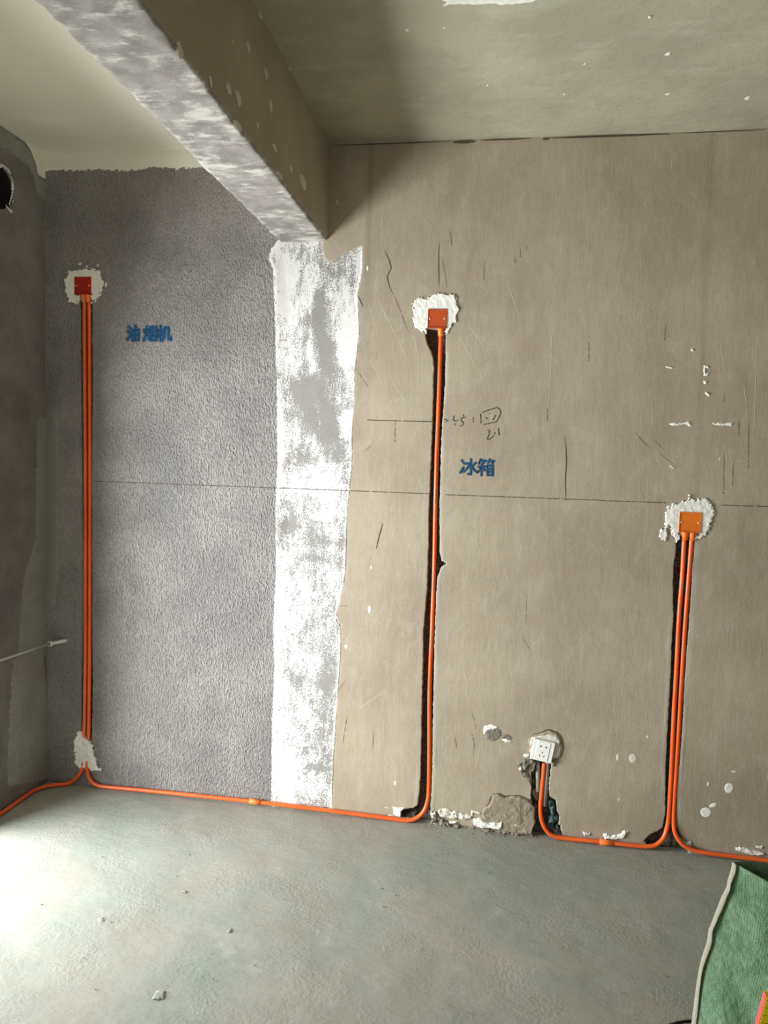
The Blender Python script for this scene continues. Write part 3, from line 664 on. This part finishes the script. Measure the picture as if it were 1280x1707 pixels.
# cracks
for P, w in (([(641, 418), (648, 432), (652, 447), (645, 461), (649, 478), (655, 490)], .0046), ([(655, 490), (664, 510), (672, 532), (680, 553)], .0030),
             ([(732, 405), (731, 425), (731, 450), (732, 478)], .0040), ([(597, 494), (602, 505), (605, 512)], .004), ([(593, 614), (603, 630), (614, 646)], .0032),
             ([(638, 872), (632, 893), (627, 915)], .0055), ([(619, 742), (612, 749), (605, 753)], .003), ([(579, 1190), (575, 1215), (571, 1240)], .0032),
             ([(622, 1215), (622, 1235), (620, 1250)], .003), ([(560, 1024), (561, 1036), (567, 1044)], .006), ([(567, 1010), (580, 1010)], .003),
             ([(560, 1155), (575, 1135)], .0028), ([(556, 1235), (554, 1290), (553, 1340)], .0030), ([(578, 860), (576, 930), (573, 975)], .0026),
             ([(586, 730), (584, 790), (580, 840)], .0026), ([(749, 384), (752, 400), (753, 411)], .0034), ([(737, 430), (741, 455), (745, 480)], .0026),
             ([(807, 435), (807, 447), (806, 470)], .003), ([(857, 428), (859, 440)], .003), ([(877, 410), (878, 420)], .003), ([(877, 990), (877, 1010), (876, 1042)], .0026),
             ([(870, 1063), (880, 1078), (887, 1092)], .0024), ([(786, 1186), (790, 1200), (793, 1216)], .0032), ([(758, 1228), (761, 1248)], .0034), ([(786, 1220), (790, 1240), (789, 1262)], .0034),
             ([(1058, 720), (1070, 735), (1085, 748)], .0028), ([(1090, 733), (1108, 752)], .0024), ([(1100, 757), (1127, 778)], .0028), ([(1208, 654), (1206, 672)], .0028), ([(943, 600), (981, 600)], .0)):
    if w: ribbon('crack_and_edge', px2(P), w*.8, M['crack_and_edge'] if w > .0035 else M['drag'], wall_back)
zz_ = np.linspace(.03, 2.2, 60)  # thin dark line drawn down the pillar strip's right edge
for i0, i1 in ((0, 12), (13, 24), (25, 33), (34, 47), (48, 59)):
    ribbon('crack_and_edge', [(float(P_r[0](z_))+.0025, z_) for z_ in zz_[i0:i1+1]], .003, M['drag'], wall_back, .0004)
# outline cracks of the broken block
for P in ([(915, 215), (925, 178), (958, 152), (968, 118), (985, 92), (1020, 84), (1060, 102), (1150, 95), (1218, 126)],):
    ribbon('crack_and_edge', px2(Z(3.765, 560, 1300, P)), .0045, M['crack_and_edge'], wall_back, .0020, 0)
for P in ([(1102, 106), (1096, 130), (1085, 150)], [(1160, 118), (1157, 200), (1160, 288)], [(1228, 150), (1205, 195), (1180, 220)]):
    ribbon('crack_and_edge', px2(Z(3.765, 560, 1300, P)), .003, M['crack_and_edge'], wall_back, .0125, 0)
ribbon('crack_and_edge', px2(Z(7.42, 860, 1200, [(190, 205), (240, 170), (320, 150), (395, 118), (500, 155), (556, 225), (580, 345), (562, 430), (530, 478)])), .0045, M['crack_and_edge'], wall_back, .0030)
ribbon('crack_and_edge', px2(Z(7.42, 860, 1200, [(10, 560), (60, 640), (150, 650), (160, 740), (190, 830)])), .004, M['crack_and_edge'], wall_back, .0030)
# gap along the ceiling joint
for P, w in (([(755, 234), (775, 235), (792, 234)], .012), ([(800, 231), (830, 232), (870, 231), (885, 229)], .005), ([(905, 228), (915, 226)], .011), ([(915, 226.5), (960, 224.5), (1040, 222), (1118, 219)], .007), ([(1120, 219.5), (1200, 217), (1275, 215)], .003), ([(556, 241.5), (640, 240), (750, 236)], .004)):
    x = [hit(a, b)[[0, 2]] for a, b in P]
    ribbon('joint_gap', [(q[0], H-.004-w/2) for q in x], w, M['crack_and_edge'], wall_back, .002)
# drips with round feet
for x_, y0, y1 in ((658, 700, 735), (788, 690, 703), (981, 560, 600), (912, 680, 699), (1231, 700, 724), (1247, 700, 779), (1221, 770, 809), (1206, 750, 822), (1108, 540, 566), (867, 415, 428)):
    ribbon('drip_mark', px2([(x_+.5, y0), (x_, y1-3), (x_, y1)]), .0028, M['drag'], wall_back)
    patch('drip_mark', ell(x_, y1, 1.3, 2, 8), M['crack_and_edge'], .0012, .0006, 60, res=.001)
# trowel scratches: countless fine raised burrs, one object
rs = random.Random(4); V = []; Fc = []; Ls = []
for k in range(260):
    x = rs.uniform(-.60, 1.15); z = rs.uniform(.05, 2.7)
    if rs.random() < .62: a = R(rs.gauss(91, 5)); L = rs.uniform(.03, .16)
    else: a = R(rs.choice([118, 122, 60, 35, 50])+rs.gauss(0, 7)); L = rs.uniform(.02, .13)
    w = rs.uniform(.0006, .0013); Ls.append((x, z, a, L, w))
def scratch(x, z, a, L, w):
    pts = [(x+math.cos(a)*L*t+math.sin(t*3)*.001, z+math.sin(a)*L*t) for t in (0, .25, .5, .75, 1)]
    A = np.array(pts); f = fields(A[:, 0], A[:, 1])
    if f['cav'].max() > .01 or f['pil'].max() > -.01 or A[:, 1].max() > 2.78 or A[:, 1].min() < .02: return
    b = len(V); c, s = math.cos(a), math.sin(a)
    for i, (p, y) in enumerate(zip(pts, f['y'])):
        ww = w*(1, 1.2, 1, .8, .2)[i]*.5+.0002
        V.extend([(p[0]-s*ww, y-.0002, p[1]+c*ww), (p[0], y-.0002-w*.18, p[1]), (p[0]+s*ww, y-.0002, p[1]-c*ww)])
    for i in range(4):
        for q in (0, 1): Fc.append((b+3*i+q, b+3*i+q+1, b+3*i+q+4, b+3*i+q+3))
for L in Ls: scratch(*L)
for (a, b, c, d) in ((615, 510, 632, 560), (630, 500, 690, 620), (616, 600, 640, 640), (655, 640, 700, 700), (652, 660, 720, 720), (690, 560, 700, 610), (765, 560, 810, 640), (780, 540, 830, 610), (845, 470, 870, 540), (600, 1180, 650, 1145), (650, 1030, 640, 1070), (800, 1250, 790, 1290), (775, 1145, 783, 1185), (850, 1100, 856, 1150), (772, 1115, 782, 1150), (1240, 640, 1246, 700), (1262, 560, 1256, 740), (1200, 570, 1212, 640), (575, 1070, 590, 1048), (920, 560, 914, 690)):
    p, q = np.array(px2([(a, b), (c, d)])); e = q-p
    scratch(p[0], p[1], math.atan2(e[1], e[0]), float(np.hypot(*e)), .0022)
sc_ = mesh('trowel_scratches', V, Fc, wall_back, M['scratch'], False); tag(sc_, kind='stuff')

# ------------------------------------------------------------------ sprayed stencil words
def stencil(name, s, ox, oy, words, w, blur, grit):
    for strokes in words:
        px = Z(s, ox, oy, [p for L in strokes for p in L])
        P = [px2(Z(s, ox, oy, L)) for L in strokes]; a = np.array([q for L in P for q in L])
        us = np.arange(a[:, 0].min()-.014, a[:, 0].max()+.014, .0014); vs = np.arange(a[:, 1].min()-.014, a[:, 1].max()+.014, .0014)
        U, V_ = np.meshgrid(us, vs, indexing='ij'); d = np.full(U.shape, 9.0)
        for L in P:
            for (x0, z0), (x1, z1) in zip(L[:-1], L[1:]):
                ex, ez = x1-x0, z1-z0; t = np.clip(((U-x0)*ex+(V_-z0)*ez)/(ex*ex+ez*ez+1e-9), 0, 1)
                d = np.minimum(d, np.hypot(U-x0-t*ex, V_-z0-t*ez))
        ink = w-d
        kp = ink > -.009; k = kp[:-1, :-1]
        y = fields(U, V_)['y']-.0010
        o = fast_grid(name, np.stack([U, y, V_], -1), len(us), len(vs), k, wall_back, M['ink'], attrs={'ink': ink*blur, 'grit': np.full_like(ink, grit)})
# 冰箱
stencil('stencil_character', 10.67, 740, 660, [
    [[(318, 1148), (362, 1205)], [(290, 1365), (345, 1275)], [(480, 1128), (478, 1395), (430, 1385)], [(385, 1205), (455, 1205), (420, 1280), (348, 1350)], [(562, 1190), (500, 1255)], [(490, 1235), (530, 1310), (592, 1362)]],
    [[(655, 1130), (615, 1205)], [(650, 1152), (745, 1155)], [(690, 1165), (706, 1195)], [(815, 1130), (785, 1190)], [(810, 1152), (885, 1160)], [(848, 1165), (860, 1200)], [(610, 1262), (745, 1256)], [(672, 1212), (664, 1412)], [(665, 1275), (612, 1345)], [(680, 1275), (728, 1325)],
     [(772, 1240), (772, 1408)], [(772, 1240), (868, 1240), (864, 1410)], [(772, 1298), (866, 1298)], [(772, 1350), (866, 1350)], [(772, 1405), (864, 1408)]]], .0033, 1.0, .004)
# 油烟机
stencil('stencil_character', 10.67, 190, 520, [
    [[(258, 262), (296, 300)], [(245, 345), (282, 372)], [(238, 490), (300, 400)], [(328, 320), (328, 500)], [(328, 320), (435, 320), (435, 500)], [(380, 250), (380, 500)], [(328, 410), (435, 410)], [(328, 500), (435, 500)]],
    [[(535, 320), (552, 372)], [(628, 310), (600, 362)], [(580, 258), (575, 400), (528, 500)], [(590, 400), (630, 482)], [(648, 270), (648, 500)], [(648, 270), (755, 270), (755, 500)], [(648, 500), (755, 500)], [(660, 350), (745, 350)], [(700, 290), (690, 400), (662, 460)], [(702, 400), (742, 452)]],
    [[(785, 330), (870, 330)], [(828, 250), (828, 510)], [(820, 350), (785, 432)], [(838, 350), (870, 410)], [(902, 278), (896, 430), (862, 505)], [(902, 276), (968, 276), (965, 478), (1010, 490), (1012, 450)]]], .0044, .8, .016)

# ------------------------------------------------------------------ orange conduit and boxes
RR = .0087
def run(L, fz=None):
    out = []
    for p in L:
        if len(p) == 3: out.append(hit(p[0], p[1], 'y', p[2]))
        elif p[3] == 'f':  # on the floor, z given
            q = hit(p[0], p[1], 'z', p[2]); q[0] = max(q[0], XL+.012); q[1] = min(q[1], -.013); out.append(q)
        else: out.append(np.array(p[:3], float))
    return out
def conduit(label, pts, group=None, fits=()):
    c = tube('conduit', catmull(pts, 8), RR, None, M['orange'])
    tag(c, label, 'conduit', 'orange conduit runs on the back wall')
    for (px, py, y, ax) in fits:
        p = hit(px, py, 'y', y)
        q = min(range(len(pts)-1), key=lambda i: np.linalg.norm((pts[i]+pts[i+1])/2-p))
        t = pts[q+1]-pts[q]; t = t/np.linalg.norm(t); L = [p+t*s for s in (-.026, -.025, .025, .026)]
        tube('coupling', L, RR, c, M['orange_fit'], 16, [RR+.0006, RR+.0028, RR+.0028, RR+.0006])
    return c
def fl(px, py): return (px, py, -.013)
l1 = run([(141, 497, .004), (141, 560, .006), (142.6, 800, .006), (142.6, 1000, .006), (142.4, 1100, .006), (140.5, 1225, .003), (138.6, 1270, -.002), (136, 1285, -.008), (127, 1297, -.016), (113, 1306, -.020), (87, 1309, .012, 'f'), (60, 1316, .012, 'f'), (30, 1333, .012, 'f'), (0, 1351, .012, 'f')])
l1.append(np.array([XL+.014, -.36, .011])); l1.append(np.array([XL+.014, -.47, .011]))
conduit('orange conduit of the left box that bends left to the side wall', l1)
l2 = run([(148.3, 497, .004), (149, 520, .006), (150.3, 800, .006), (150, 1000, .006), (149.6, 1100, .006), (147.8, 1225, .003), (146, 1270, -.002), (145.5, 1285, -.008), (150, 1299, -.012), (160, 1308, -.013), (176, 1311.5, -.013), fl(230, 1316.5), fl(320, 1325.5), fl(425, 1336.5), fl(530, 1349), fl(640, 1363), fl(665, 1366.5), (682, 1367.5, -.012), (696, 1362.5, -.008), (707, 1351, -.002), (713, 1333, .004), (714.8, 1310, .006), (715.5, 1250, .007), (716, 1150, .007), (719.5, 1060, .007), (723.5, 950, .007), (725.5, 850, .007), (728, 755, .007), (730.5, 690, .007), (733.5, 600, .007), (735, 552, .005)])
conduit('orange conduit along the wall foot from the left box up to the middle box', l2, fits=[(425, 1336.5, -.013, 0)])
l3 = run([(907, 1272, .006), (905, 1295, .006), (902.5, 1321, .006), (900.5, 1348, .004), (902.5, 1366, .0), (909, 1382, -.007), (920, 1392.5, -.012), (936, 1396.8, -.013), fl(970, 1400.5), fl(1010, 1404.5), fl(1050, 1409), (1078, 1411, -.013), (1094, 1408, -.010), (1106, 1396, -.004), (1112, 1378, .002), (1114.8, 1355, .005), (1119, 1280, .006), (1122.5, 1200, .006), (1127, 1120, .006), (1131.5, 1030, .006), (1137, 960, .006), (1140.5, 894, .005)])
conduit('orange conduit from the wall socket to the left port of the right box', l3, fits=[(1010, 1404.5, -.013, 0)])
l4 = run([(1153, 894, .005), (1147.8, 960, .006), (1142.5, 1030, .006), (1136.5, 1120, .006), (1132, 1200, .006), (1128, 1265, .006), (1124, 1330, .005), (1122.6, 1365, .003), (1125, 1388, -.003), (1136, 1406, -.009), (1152, 1416, -.012), (1175, 1421.5, -.013), fl(1220, 1427.5), fl(1280, 1434.5), fl(1330, 1440)])
l4.append(l4[-1]+np.array([.5, 0, 0])); conduit('orange conduit of the right box that runs out to the right behind the green sack', l4)

def jbox(label, px, py, mat, ports, size=.074, y=-.006):
    c = hit(px, py, 'y', y); root = empty('junction_box', (c[0], y, c[2]), label, 'junction box', 'junction boxes on the back wall')
    s = size/2; a = s-.004
    b = boxes('box_shell', [(-s, -a, -.003, .030, -s, s), (a, s, -.003, .030, -s, s), (-a, a, -.003, .030, a, s), (-a, a, -.0055, .030, -s, -a), (-a, a, .026, .030, -a, a)], root, mat, .0006)
    boxes('cover_plate', [(-a+.0008, a-.0008, -.001, .0025, -a+.0008, a-.0008)], root, mat, .0008)
    for sx in (-1, 1):
        o = tube('screw_lug', [(sx*(a-.0045), -.0005, 0), (sx*(a-.0045), -.0035, 0), (sx*(a-.0045), -.0040, 0)], .0030, root, M['screw'], 12, [.0034, .0030, .0018])
    for dx in ports:
        t = tube('port_adapter', [(dx, .008, -s+.002), (dx, .008, -s-.006), (dx, .009, -s-.016), (dx, .010, -s-.030)], .0125, root, M['orange_fit'], 18, [.0150, .0142, .0124, .0118])
    return root
def dxp(px, py, cx, cy): return float(hit(px, py, 'y', .008)[0]-hit(cx, cy, 'y', -.006)[0])
marks = []; mf = []
for (a, b, n0) in ((752, 768, 4), (772, 786, 4), (800, 806, 2), (818, 838, 6)):
    for y_ in np.linspace(a, b, n0):
        x_ = 728.1-(y_-755)*.026; q = hit(x_, y_, 'y', -.0032); k_ = len(marks)
        marks += [(q[0]-.0016, q[1], q[2]-.0026), (q[0]+.0016, q[1], q[2]-.0026), (q[0]+.0016, q[1], q[2]+.0026), (q[0]-.0016, q[1], q[2]+.0026)]
        mf.append((k_, k_+1, k_+2, k_+3))
tag(mesh('print_marks', marks, mf, bpy.data.objects['conduit.001'], M['socket_hole'], False), kind='stuff')
jbox('small red plastic junction box high on the rough gray wall', 138.1, 476.5, M['box_red'], [dxp(141, 500, 138.1, 476.5), dxp(148.3, 500, 138.1, 476.5)], .077)
jbox('rust-orange junction box with one conduit in the middle of the tan wall', 728.5, 531.3, M['box_rust'], [dxp(735.2, 555, 728.5, 531.3)], .076)
jbox('amber-orange junction box with two conduits at the right', 1149.5, 870.8, M['box_orange'], [dxp(1141, 894, 1149.5, 870.8), dxp(1153, 894, 1149.5, 870.8)], .080)

# old gray conduit stubs behind the socket
for P in ([(896.5, 1268), (896.5, 1295), (897, 1319)], [(912.5, 1268), (910.5, 1300), (907.5, 1343)]):
    g = tube('gray_conduit', [hit(a, b, 'y', .010) for a, b in P], .0090, None, M['gray_pipe'])
    tag(g, 'short gray conduit stub left of the orange one under the socket' if P[0][0] < 900 else 'longer gray conduit stub right of the orange one under the socket', 'conduit', 'gray conduit stubs under the socket')
# teal mortar lumps in the chase
for P, th in (([(395, 1010), (440, 1000), (480, 1050), (495, 1120), (480, 1200), (440, 1190), (405, 1110)], .030), ([(388, 1210), (440, 1195), (520, 1215), (525, 1270), (470, 1300), (395, 1290)], .034), ([(400, 1300), (470, 1300), (480, 1370), (440, 1385), (395, 1350)], .030), ([(480, 1320), (530, 1300), (535, 1370), (500, 1385)], .026)):
    patch('mortar_lump', Z(7.42, 860, 1200, P), M['teal'], th, .003, 45, flat=.036, bumpy=.45)
patch('mortar_lump', Z(7.42, 860, 1200, [(215, 1110), (250, 1050), (268, 1080), (262, 1140), (240, 1175)]), M['mortar'], .030, .002, 50, flat=.036, bumpy=.5)
patch('mortar_lump', Z(7.42, 860, 1200, [(200, 640), (240, 620), (240, 800), (225, 840), (195, 790)]), M['mortar'], .022, .003, 50, flat=.036, bumpy=.6)
patch('mortar_lump', Z(7.42, 860, 1200, [(190, 890), (290, 880), (290, 1030), (240, 1040), (190, 960)]), M['block'], .014, .003, 50, flat=.036, bumpy=.6)

# wall socket, hanging tilted from its hole
c = hit(904.2, 1251.2, 'y', -.012); sock = empty('wall_socket', tuple(c), 'white five-pin wall socket hanging tilted above an orange conduit', 'socket')
sock.rotation_euler = (0, R(9), 0)
s = .0435
import bmesh
def rounded_plate(name, hw, hh, y0, y1, r, parent, mat, inset=.002):
    pts = []
    for cx, cz, a0 in ((hw-r, hh-r, 0), (-hw+r, hh-r, 90), (-hw+r, -hh+r, 180), (hw-r, -hh+r, 270)):
        for k in range(5): a = R(a0+22.5*k); pts.append((cx+r*math.cos(a), cz+r*math.sin(a)))
    n_ = len(pts); V = [(x, y1, z) for x, z in pts]+[(x, y0+.0012, z) for x, z in pts]+[(x*(1-inset/hw), y0, z*(1-inset/hh)) for x, z in pts]
    Fc = [tuple(range(2*n_, 3*n_))[::-1], tuple(range(n_))]
    for l in (0, 1):
        for k in range(n_): k2 = (k+1) % n_; Fc.append((l*n_+k, l*n_+k2, (l+1)*n_+k2, (l+1)*n_+k)[::-1])
    return mesh(name, V, Fc, parent, mat, False)
rounded_plate('socket_plate', s, s, -.006, .004, .002, sock, M['socket'], .0018)
rounded_plate('socket_insert', .026, .0395, -.0078, -.004, .002, sock, M['socket'], .0012)
boxes('back_box', [(-.030, .030, .004, .030, -.030, .030)], sock, M['socket'], .001)
def slot(x, z, w, h, a):
    c_, s_ = math.cos(R(a)), math.sin(R(a)); V = []
    for y in (-.0081, -.0070):
        for u, v in ((-w/2, -h/2), (w/2, -h/2), (w/2, h/2), (-w/2, h/2)): V.append((x+u*c_-v*s_, y, z+u*s_+v*c_))
    mesh('pin_slot', V, [(0, 1, 2, 3), (7, 6, 5, 4), (0, 4, 5, 1), (1, 5, 6, 2), (2, 6, 7, 3), (3, 7, 4, 0)], sock, M['socket_hole'], False)
for x, sg_ in ((-.010, -1), (.010, 1)):
    V = [(x-sg_*.004, y, z) for y in (-.0082, -.0070) for z in (.019,)]+[(x+sg_*.0035, y, z) for y in (-.0082, -.0070) for z in (.0235, .0145)]
    mesh('pin_slot', [(x-sg_*.004, -.0082, .019), (x+sg_*.0035, -.0082, .0240), (x+sg_*.0035, -.0082, .0140), (x-sg_*.004, -.0070, .019), (x+sg_*.0035, -.0070, .0240), (x+sg_*.0035, -.0070, .0140)],
         [(0, 1, 2), (5, 4, 3), (0, 3, 4, 1), (1, 4, 5, 2), (2, 5, 3, 0)], sock, M['socket_hole'], False)
slot(0, -.0055, .0028, .0085, 0); slot(-.0085, -.020, .0026, .0100, 32); slot(.0085, -.020, .0026, .0100, -32)

# ------------------------------------------------------------------ steel rod with threaded fitting in the corner
p0 = hit(83, 1073, 'y', -.03); p1 = hit(0, 1101, 'x', XL+.030)
d_ = (p1-p0)/np.linalg.norm(p1-p0)
rod = tube('steel_rod', [p0, p0+(p1-p0)*.5, p1, p1+d_*.25], .0048, None, M['steel'], 12)
tag(rod, 'thin steel rod sloping from the corner fitting along the dark side wall', 'rod')
q0 = hit(112, 1067, 'y', .004); q1 = hit(84, 1073, 'y', -.030)
L = []; rd = []
for i in range(41):
    t = i/40; L.append(q0+(q1-q0)*t); rd.append(.0075+(.0016 if (i//2) % 2 else 0)+(.003 if t > .86 else 0)-(.004 if t < .1 else 0))
fit = tube('threaded_fitting', L, .008, None, M['steel'], 14, rd)
tag(fit, 'small threaded metal pipe fitting low in the left corner', 'fitting')
V = []; Fc = []; A, B = 24, 8
for i in range(A):
    for j in range(B):
        a, b = 2*math.pi*i/A, 2*math.pi*j/B
        V.append((q1[0]+(.0105+.0026*math.cos(b))*math.cos(a), q1[1]-.004+.0026*math.sin(b), q1[2]+(.0105+.0026*math.cos(b))*math.sin(a)))
        Fc.append((i*B+j, i*B+(j+1) % B, ((i+1) % A)*B+(j+1) % B, ((i+1) % A)*B+j))
mesh('end_ring', V, Fc, fit, M['steel'])

# ------------------------------------------------------------------ green woven sack
def sack_material(name, k=1.0):
    n = NT(name); n.b.inputs['Specular IOR Level'].default_value = .35
    w1 = n.t.nodes.new('ShaderNodeTexWave'); w1.bands_direction = 'X'; w1.inputs['Scale'].default_value = 95; w1.inputs['Distortion'].default_value = .4; n.put(w1.inputs[0], n.tc)
    w2 = n.t.nodes.new('ShaderNodeTexWave'); w2.bands_direction = 'Z'; w2.inputs['Scale'].default_value = 95; w2.inputs['Distortion'].default_value = .4; n.put(w2.inputs[0], n.tc)
    wv = n.math('MULTIPLY', w1.outputs['Fac'], w2.outputs['Fac'])
    c = n.mix(n.ramp(n.noise(7, 5, .6), .35, .65), srgb(94, 124, 90), srgb(112, 142, 108))
    c = n.mix(n.ramp(n.noise(26, 5, .7), .5, .72, 0, .6), c, srgb(138, 160, 136))
    c = n.mix(n.ramp(wv, .1, .6, .25, 0), c, srgb(62, 96, 72))
    return n.done(c, n.bump(wv, .0014, .8, n.bump(n.noise(12, 5, .6), .02)), .55)
M['sack'] = sack_material('green_woven_sack')
M['hem'] = plain('sack_hem', srgb(160, 156, 138), .8, srgb(140, 134, 118), 60, .002)
edge_px = [(1222, 1437, -.88), (1219, 1452, -.885), (1214, 1468, -.89), (1212, 1480, -.893), (1204, 1495, -.90), (1196, 1516, -.91), (1186, 1542, -.925), (1182, 1552, -.93), (1179, 1572, -.94), (1170, 1600, -.955), (1163, 1635, -.975), (1157, 1680, -1.0), (1153, 1712, -1.02)]
E = [hit(a, b, 'y', y) for a, b, y in edge_px]
E = [e for e in E if e[2] > .01]
b_ = E[-1]-E[-2]; b_ = b_/b_[2]; E.append(E[-1]-b_*(E[-1][2]-.004))
E = catmull(E, 4)
top_r = hit(1280, 1470, 'y', E[0][1]-.055); bk_r = hit(1280, 1439, 'y', E[0][1]+.025)
W_, N_ = .62, 46
rt = np.array([top_r[0]-E[0][0], top_r[1]-E[0][1], top_r[2]-E[0][2]]); 
V = []; ne = len(E)
for i, e in enumerate(E):
    t = i/(ne-1)
    for j in range(N_+1):
        s_ = j/N_; u = s_*W_
        bulge = math.sin(math.pi*min(1, s_))
        x = e[0]+u*.93
        y = e[1]-(.11+.06*t)*bulge-.01*s_
        z = e[2]*(1-.0)+(rt[2]/rt[0])*min(u, .14)*(1-t)
        wr = .010*vn([u*1.0], [e[2]*1.0], 9, 200, 3)[0]+.016*1.3*math.sin((u*.9+e[2]*.7)*26)*math.exp(-((e[2]-.14)/.12)**2-((u-.16)/.09)**2)
        edge_f = min(1, s_*10)*min(1, (1-s_)*10)
        V.append((x, y-wr*edge_f*1.4, max(.004, z+wr*.3*edge_f*(1-t))))
Fc = [(i*(N_+1)+j, (i+1)*(N_+1)+j, (i+1)*(N_+1)+j+1, i*(N_+1)+j+1) for i in range(ne-1) for j in range(N_)]
root = empty('woven_sack', (E[-1][0]+.25, E[-1][1], 0), 'open green woven sack standing on the floor in the lower right corner', 'sack')
o = mesh('front_panel', V, Fc, None, M['sack']); adopt(o, root)
md = o.modifiers.new('s', 'SOLIDIFY'); md.thickness = .0012
V2 = []
for i, e in enumerate(E):
    t = i/(ne-1)
    for j in range(N_+1):
        s_ = j/N_; u = s_*W_; bulge = math.sin(math.pi*min(1, s_))**.8
        wr = .010*vn([u*1.0], [e[2]*1.0], 9, 230, 3)[0]
        V2.append((e[0]+u*.93, e[1]+.05*bulge-.01*s_+wr*min(1, s_*8), max(.004, e[2]+(bk_r[2]-E[0][2])/(bk_r[0]-E[0][0])*min(u, .14)*(1-t))))
o = mesh('back_panel', V2, [f[::-1] for f in Fc], None, M['sack']); adopt(o, root)
md = o.modifiers.new('s', 'SOLIDIFY'); md.thickness = .0012
hem = []
rr_ = random.Random(3)
VH = []; 
for i, e in enumerate(E):
    w_ = .0035+.0018*math.sin(i*.45)+.001*rr_.random()
    VH += [(e[0]-.002, e[1]-.0015, e[2]), (e[0]+w_*.5, e[1]-.006, e[2]), (e[0]+w_, e[1]-.012, e[2]), (e[0]-.001, e[1]+.004, e[2])]
FH = []
for i in range(ne-1):
    for k_ in (0, 1): FH.append((4*i+k_, 4*i+4+k_, 4*i+5+k_, 4*i+1+k_))
    FH.append((4*i+3, 4*i+7, 4*i+4, 4*i))
o = mesh('side_hem', VH, FH, None, M['hem']); adopt(o, root); tag(o, 'pale frayed hem down the sack edge')
md = o.modifiers.new('s', 'SOLIDIFY'); md.thickness = .0015

# yellow card in front of the sack and black cable beside it
def card_material():
    n = NT('yellow_card'); x, y, z = n.sep()
    c = n.mix(n.noise(30, 2), srgb(250, 232, 30), srgb(240, 220, 24))
    l = n.math('ABSOLUTE', n.math('SUBTRACT', n.math('MODULO', n.math('ADD', z, 1.0), .018), .009))
    c = n.mix(n.ramp(l, .0004, .0009, .8, 0), c, srgb(70, 66, 20))
    return n.done(c, None, .5)
M['card'] = card_material()
M['red'] = plain('red_border', srgb(196, 84, 74), .5)
cc = hit(1281.5, 1694, 'y', -1.30)
card = empty('folded_card', (cc[0]+.06, -1.30, 0), 'yellow card with red edge standing in front of the green sack', 'card')
zc = hit(1279, 1667, 'y', -1.30)[2]; zl = .0; xl0 = hit(1272, 1700, 'y', -1.30); xt = hit(1281, 1668, 'y', -1.30)
sl = (xt[0]-xl0[0])/(xt[2]-xl0[2]); xb = xl0[0]-sl*xl0[2]
V = [(xb, -1.30, 0), (xb+.16, -1.31, 0), (xt[0]+.16, -1.29, xt[2]+.02), (xt[0], -1.29, xt[2])]
def slab(name, V, th, mat, parent):
    W = [(a, b, c) for a, b, c in V]+[(a, b+th, c) for a, b, c in V]
    o = mesh(name, W, [(0, 1, 2, 3), (7, 6, 5, 4), (0, 4, 5, 1), (1, 5, 6, 2), (2, 6, 7, 3), (3, 7, 4, 0)], None, mat, False); return adopt(o, parent)
slab('card_face', V, .02, M['card'], card)
slab('card_border', [(V[0][0]-.002, -1.299, 0), (V[0][0], -1.299, 0), (V[3][0], -1.289, V[3][2]), (V[3][0]-.001, -1.289, V[3][2]+.003)], .018, M['red'], card)
cb = [hit(a, b, 'z', .006) for a, b in [(1168, 1701), (1150, 1702.5), (1138, 1703.5), (1126, 1706), (1112, 1712), (1100, 1724)]]
cb.append(cb[-1]+np.array([.02, -.15, 0])); 
cab = tube('cable', catmull(cb, 5), .0042, None, M['black'], 10); tag(cab, 'black cable on the floor leading out from under the green sack', 'cable')

# crumbs on the floor: countless, one object
import bmesh as _b
bm = _b.new(); rs = random.Random(11)
spots = [hit(a, b, 'z', 0) for a, b in ((944, 1493), (1113, 1473), (1109, 1627), (1088, 1620), (595, 1476), (472, 1500), (355, 1633), (467, 1587), (452, 1597), (425, 1610), (300, 1344), (519, 1661), (305, 1700))]
spots += [np.array([rs.uniform(-1.8, 1.1), rs.uniform(-1.4, -.03)**1, 0]) for _ in range(70)]
spots += [np.array([rs.uniform(-.28, .22), rs.uniform(-.05, -.008), 0]) for _ in range(90)]
for p in spots:
    r_ = rs.uniform(.0012, .0032); mm = Matrix.Translation((p[0], p[1], r_*.5)) @ Matrix.Rotation(rs.random()*6, 4, 'Z') @ Matrix.Diagonal((r_, r_*rs.uniform(.6, 1), r_*.7, 1))
    _b.ops.create_icosphere(bm, subdivisions=1, radius=1, matrix=mm)
me = bpy.data.meshes.new('mortar_crumbs'); bm.to_mesh(me); bm.free()
o = link('mortar_crumbs', me, None, M['rubble'], False); o.location.z = 0; tag(o, 'scattered crumbs of mortar on the bare floor', 'crumbs', None, 'stuff')
# raised flakes on the screed
for P in ([(258, 1656), (266, 1650), (276, 1652), (274, 1662), (262, 1668), (254, 1664)], [(376, 1552), (384, 1548), (386, 1554), (378, 1556)], [(300, 1486), (312, 1482), (310, 1490)], [(160, 1530), (172, 1528), (176, 1536), (164, 1538)]):
    patch('screed_flake', P, M['floor'], .0018, .004, 50, kind='z', val=0.0, parent=floor, res=.004)
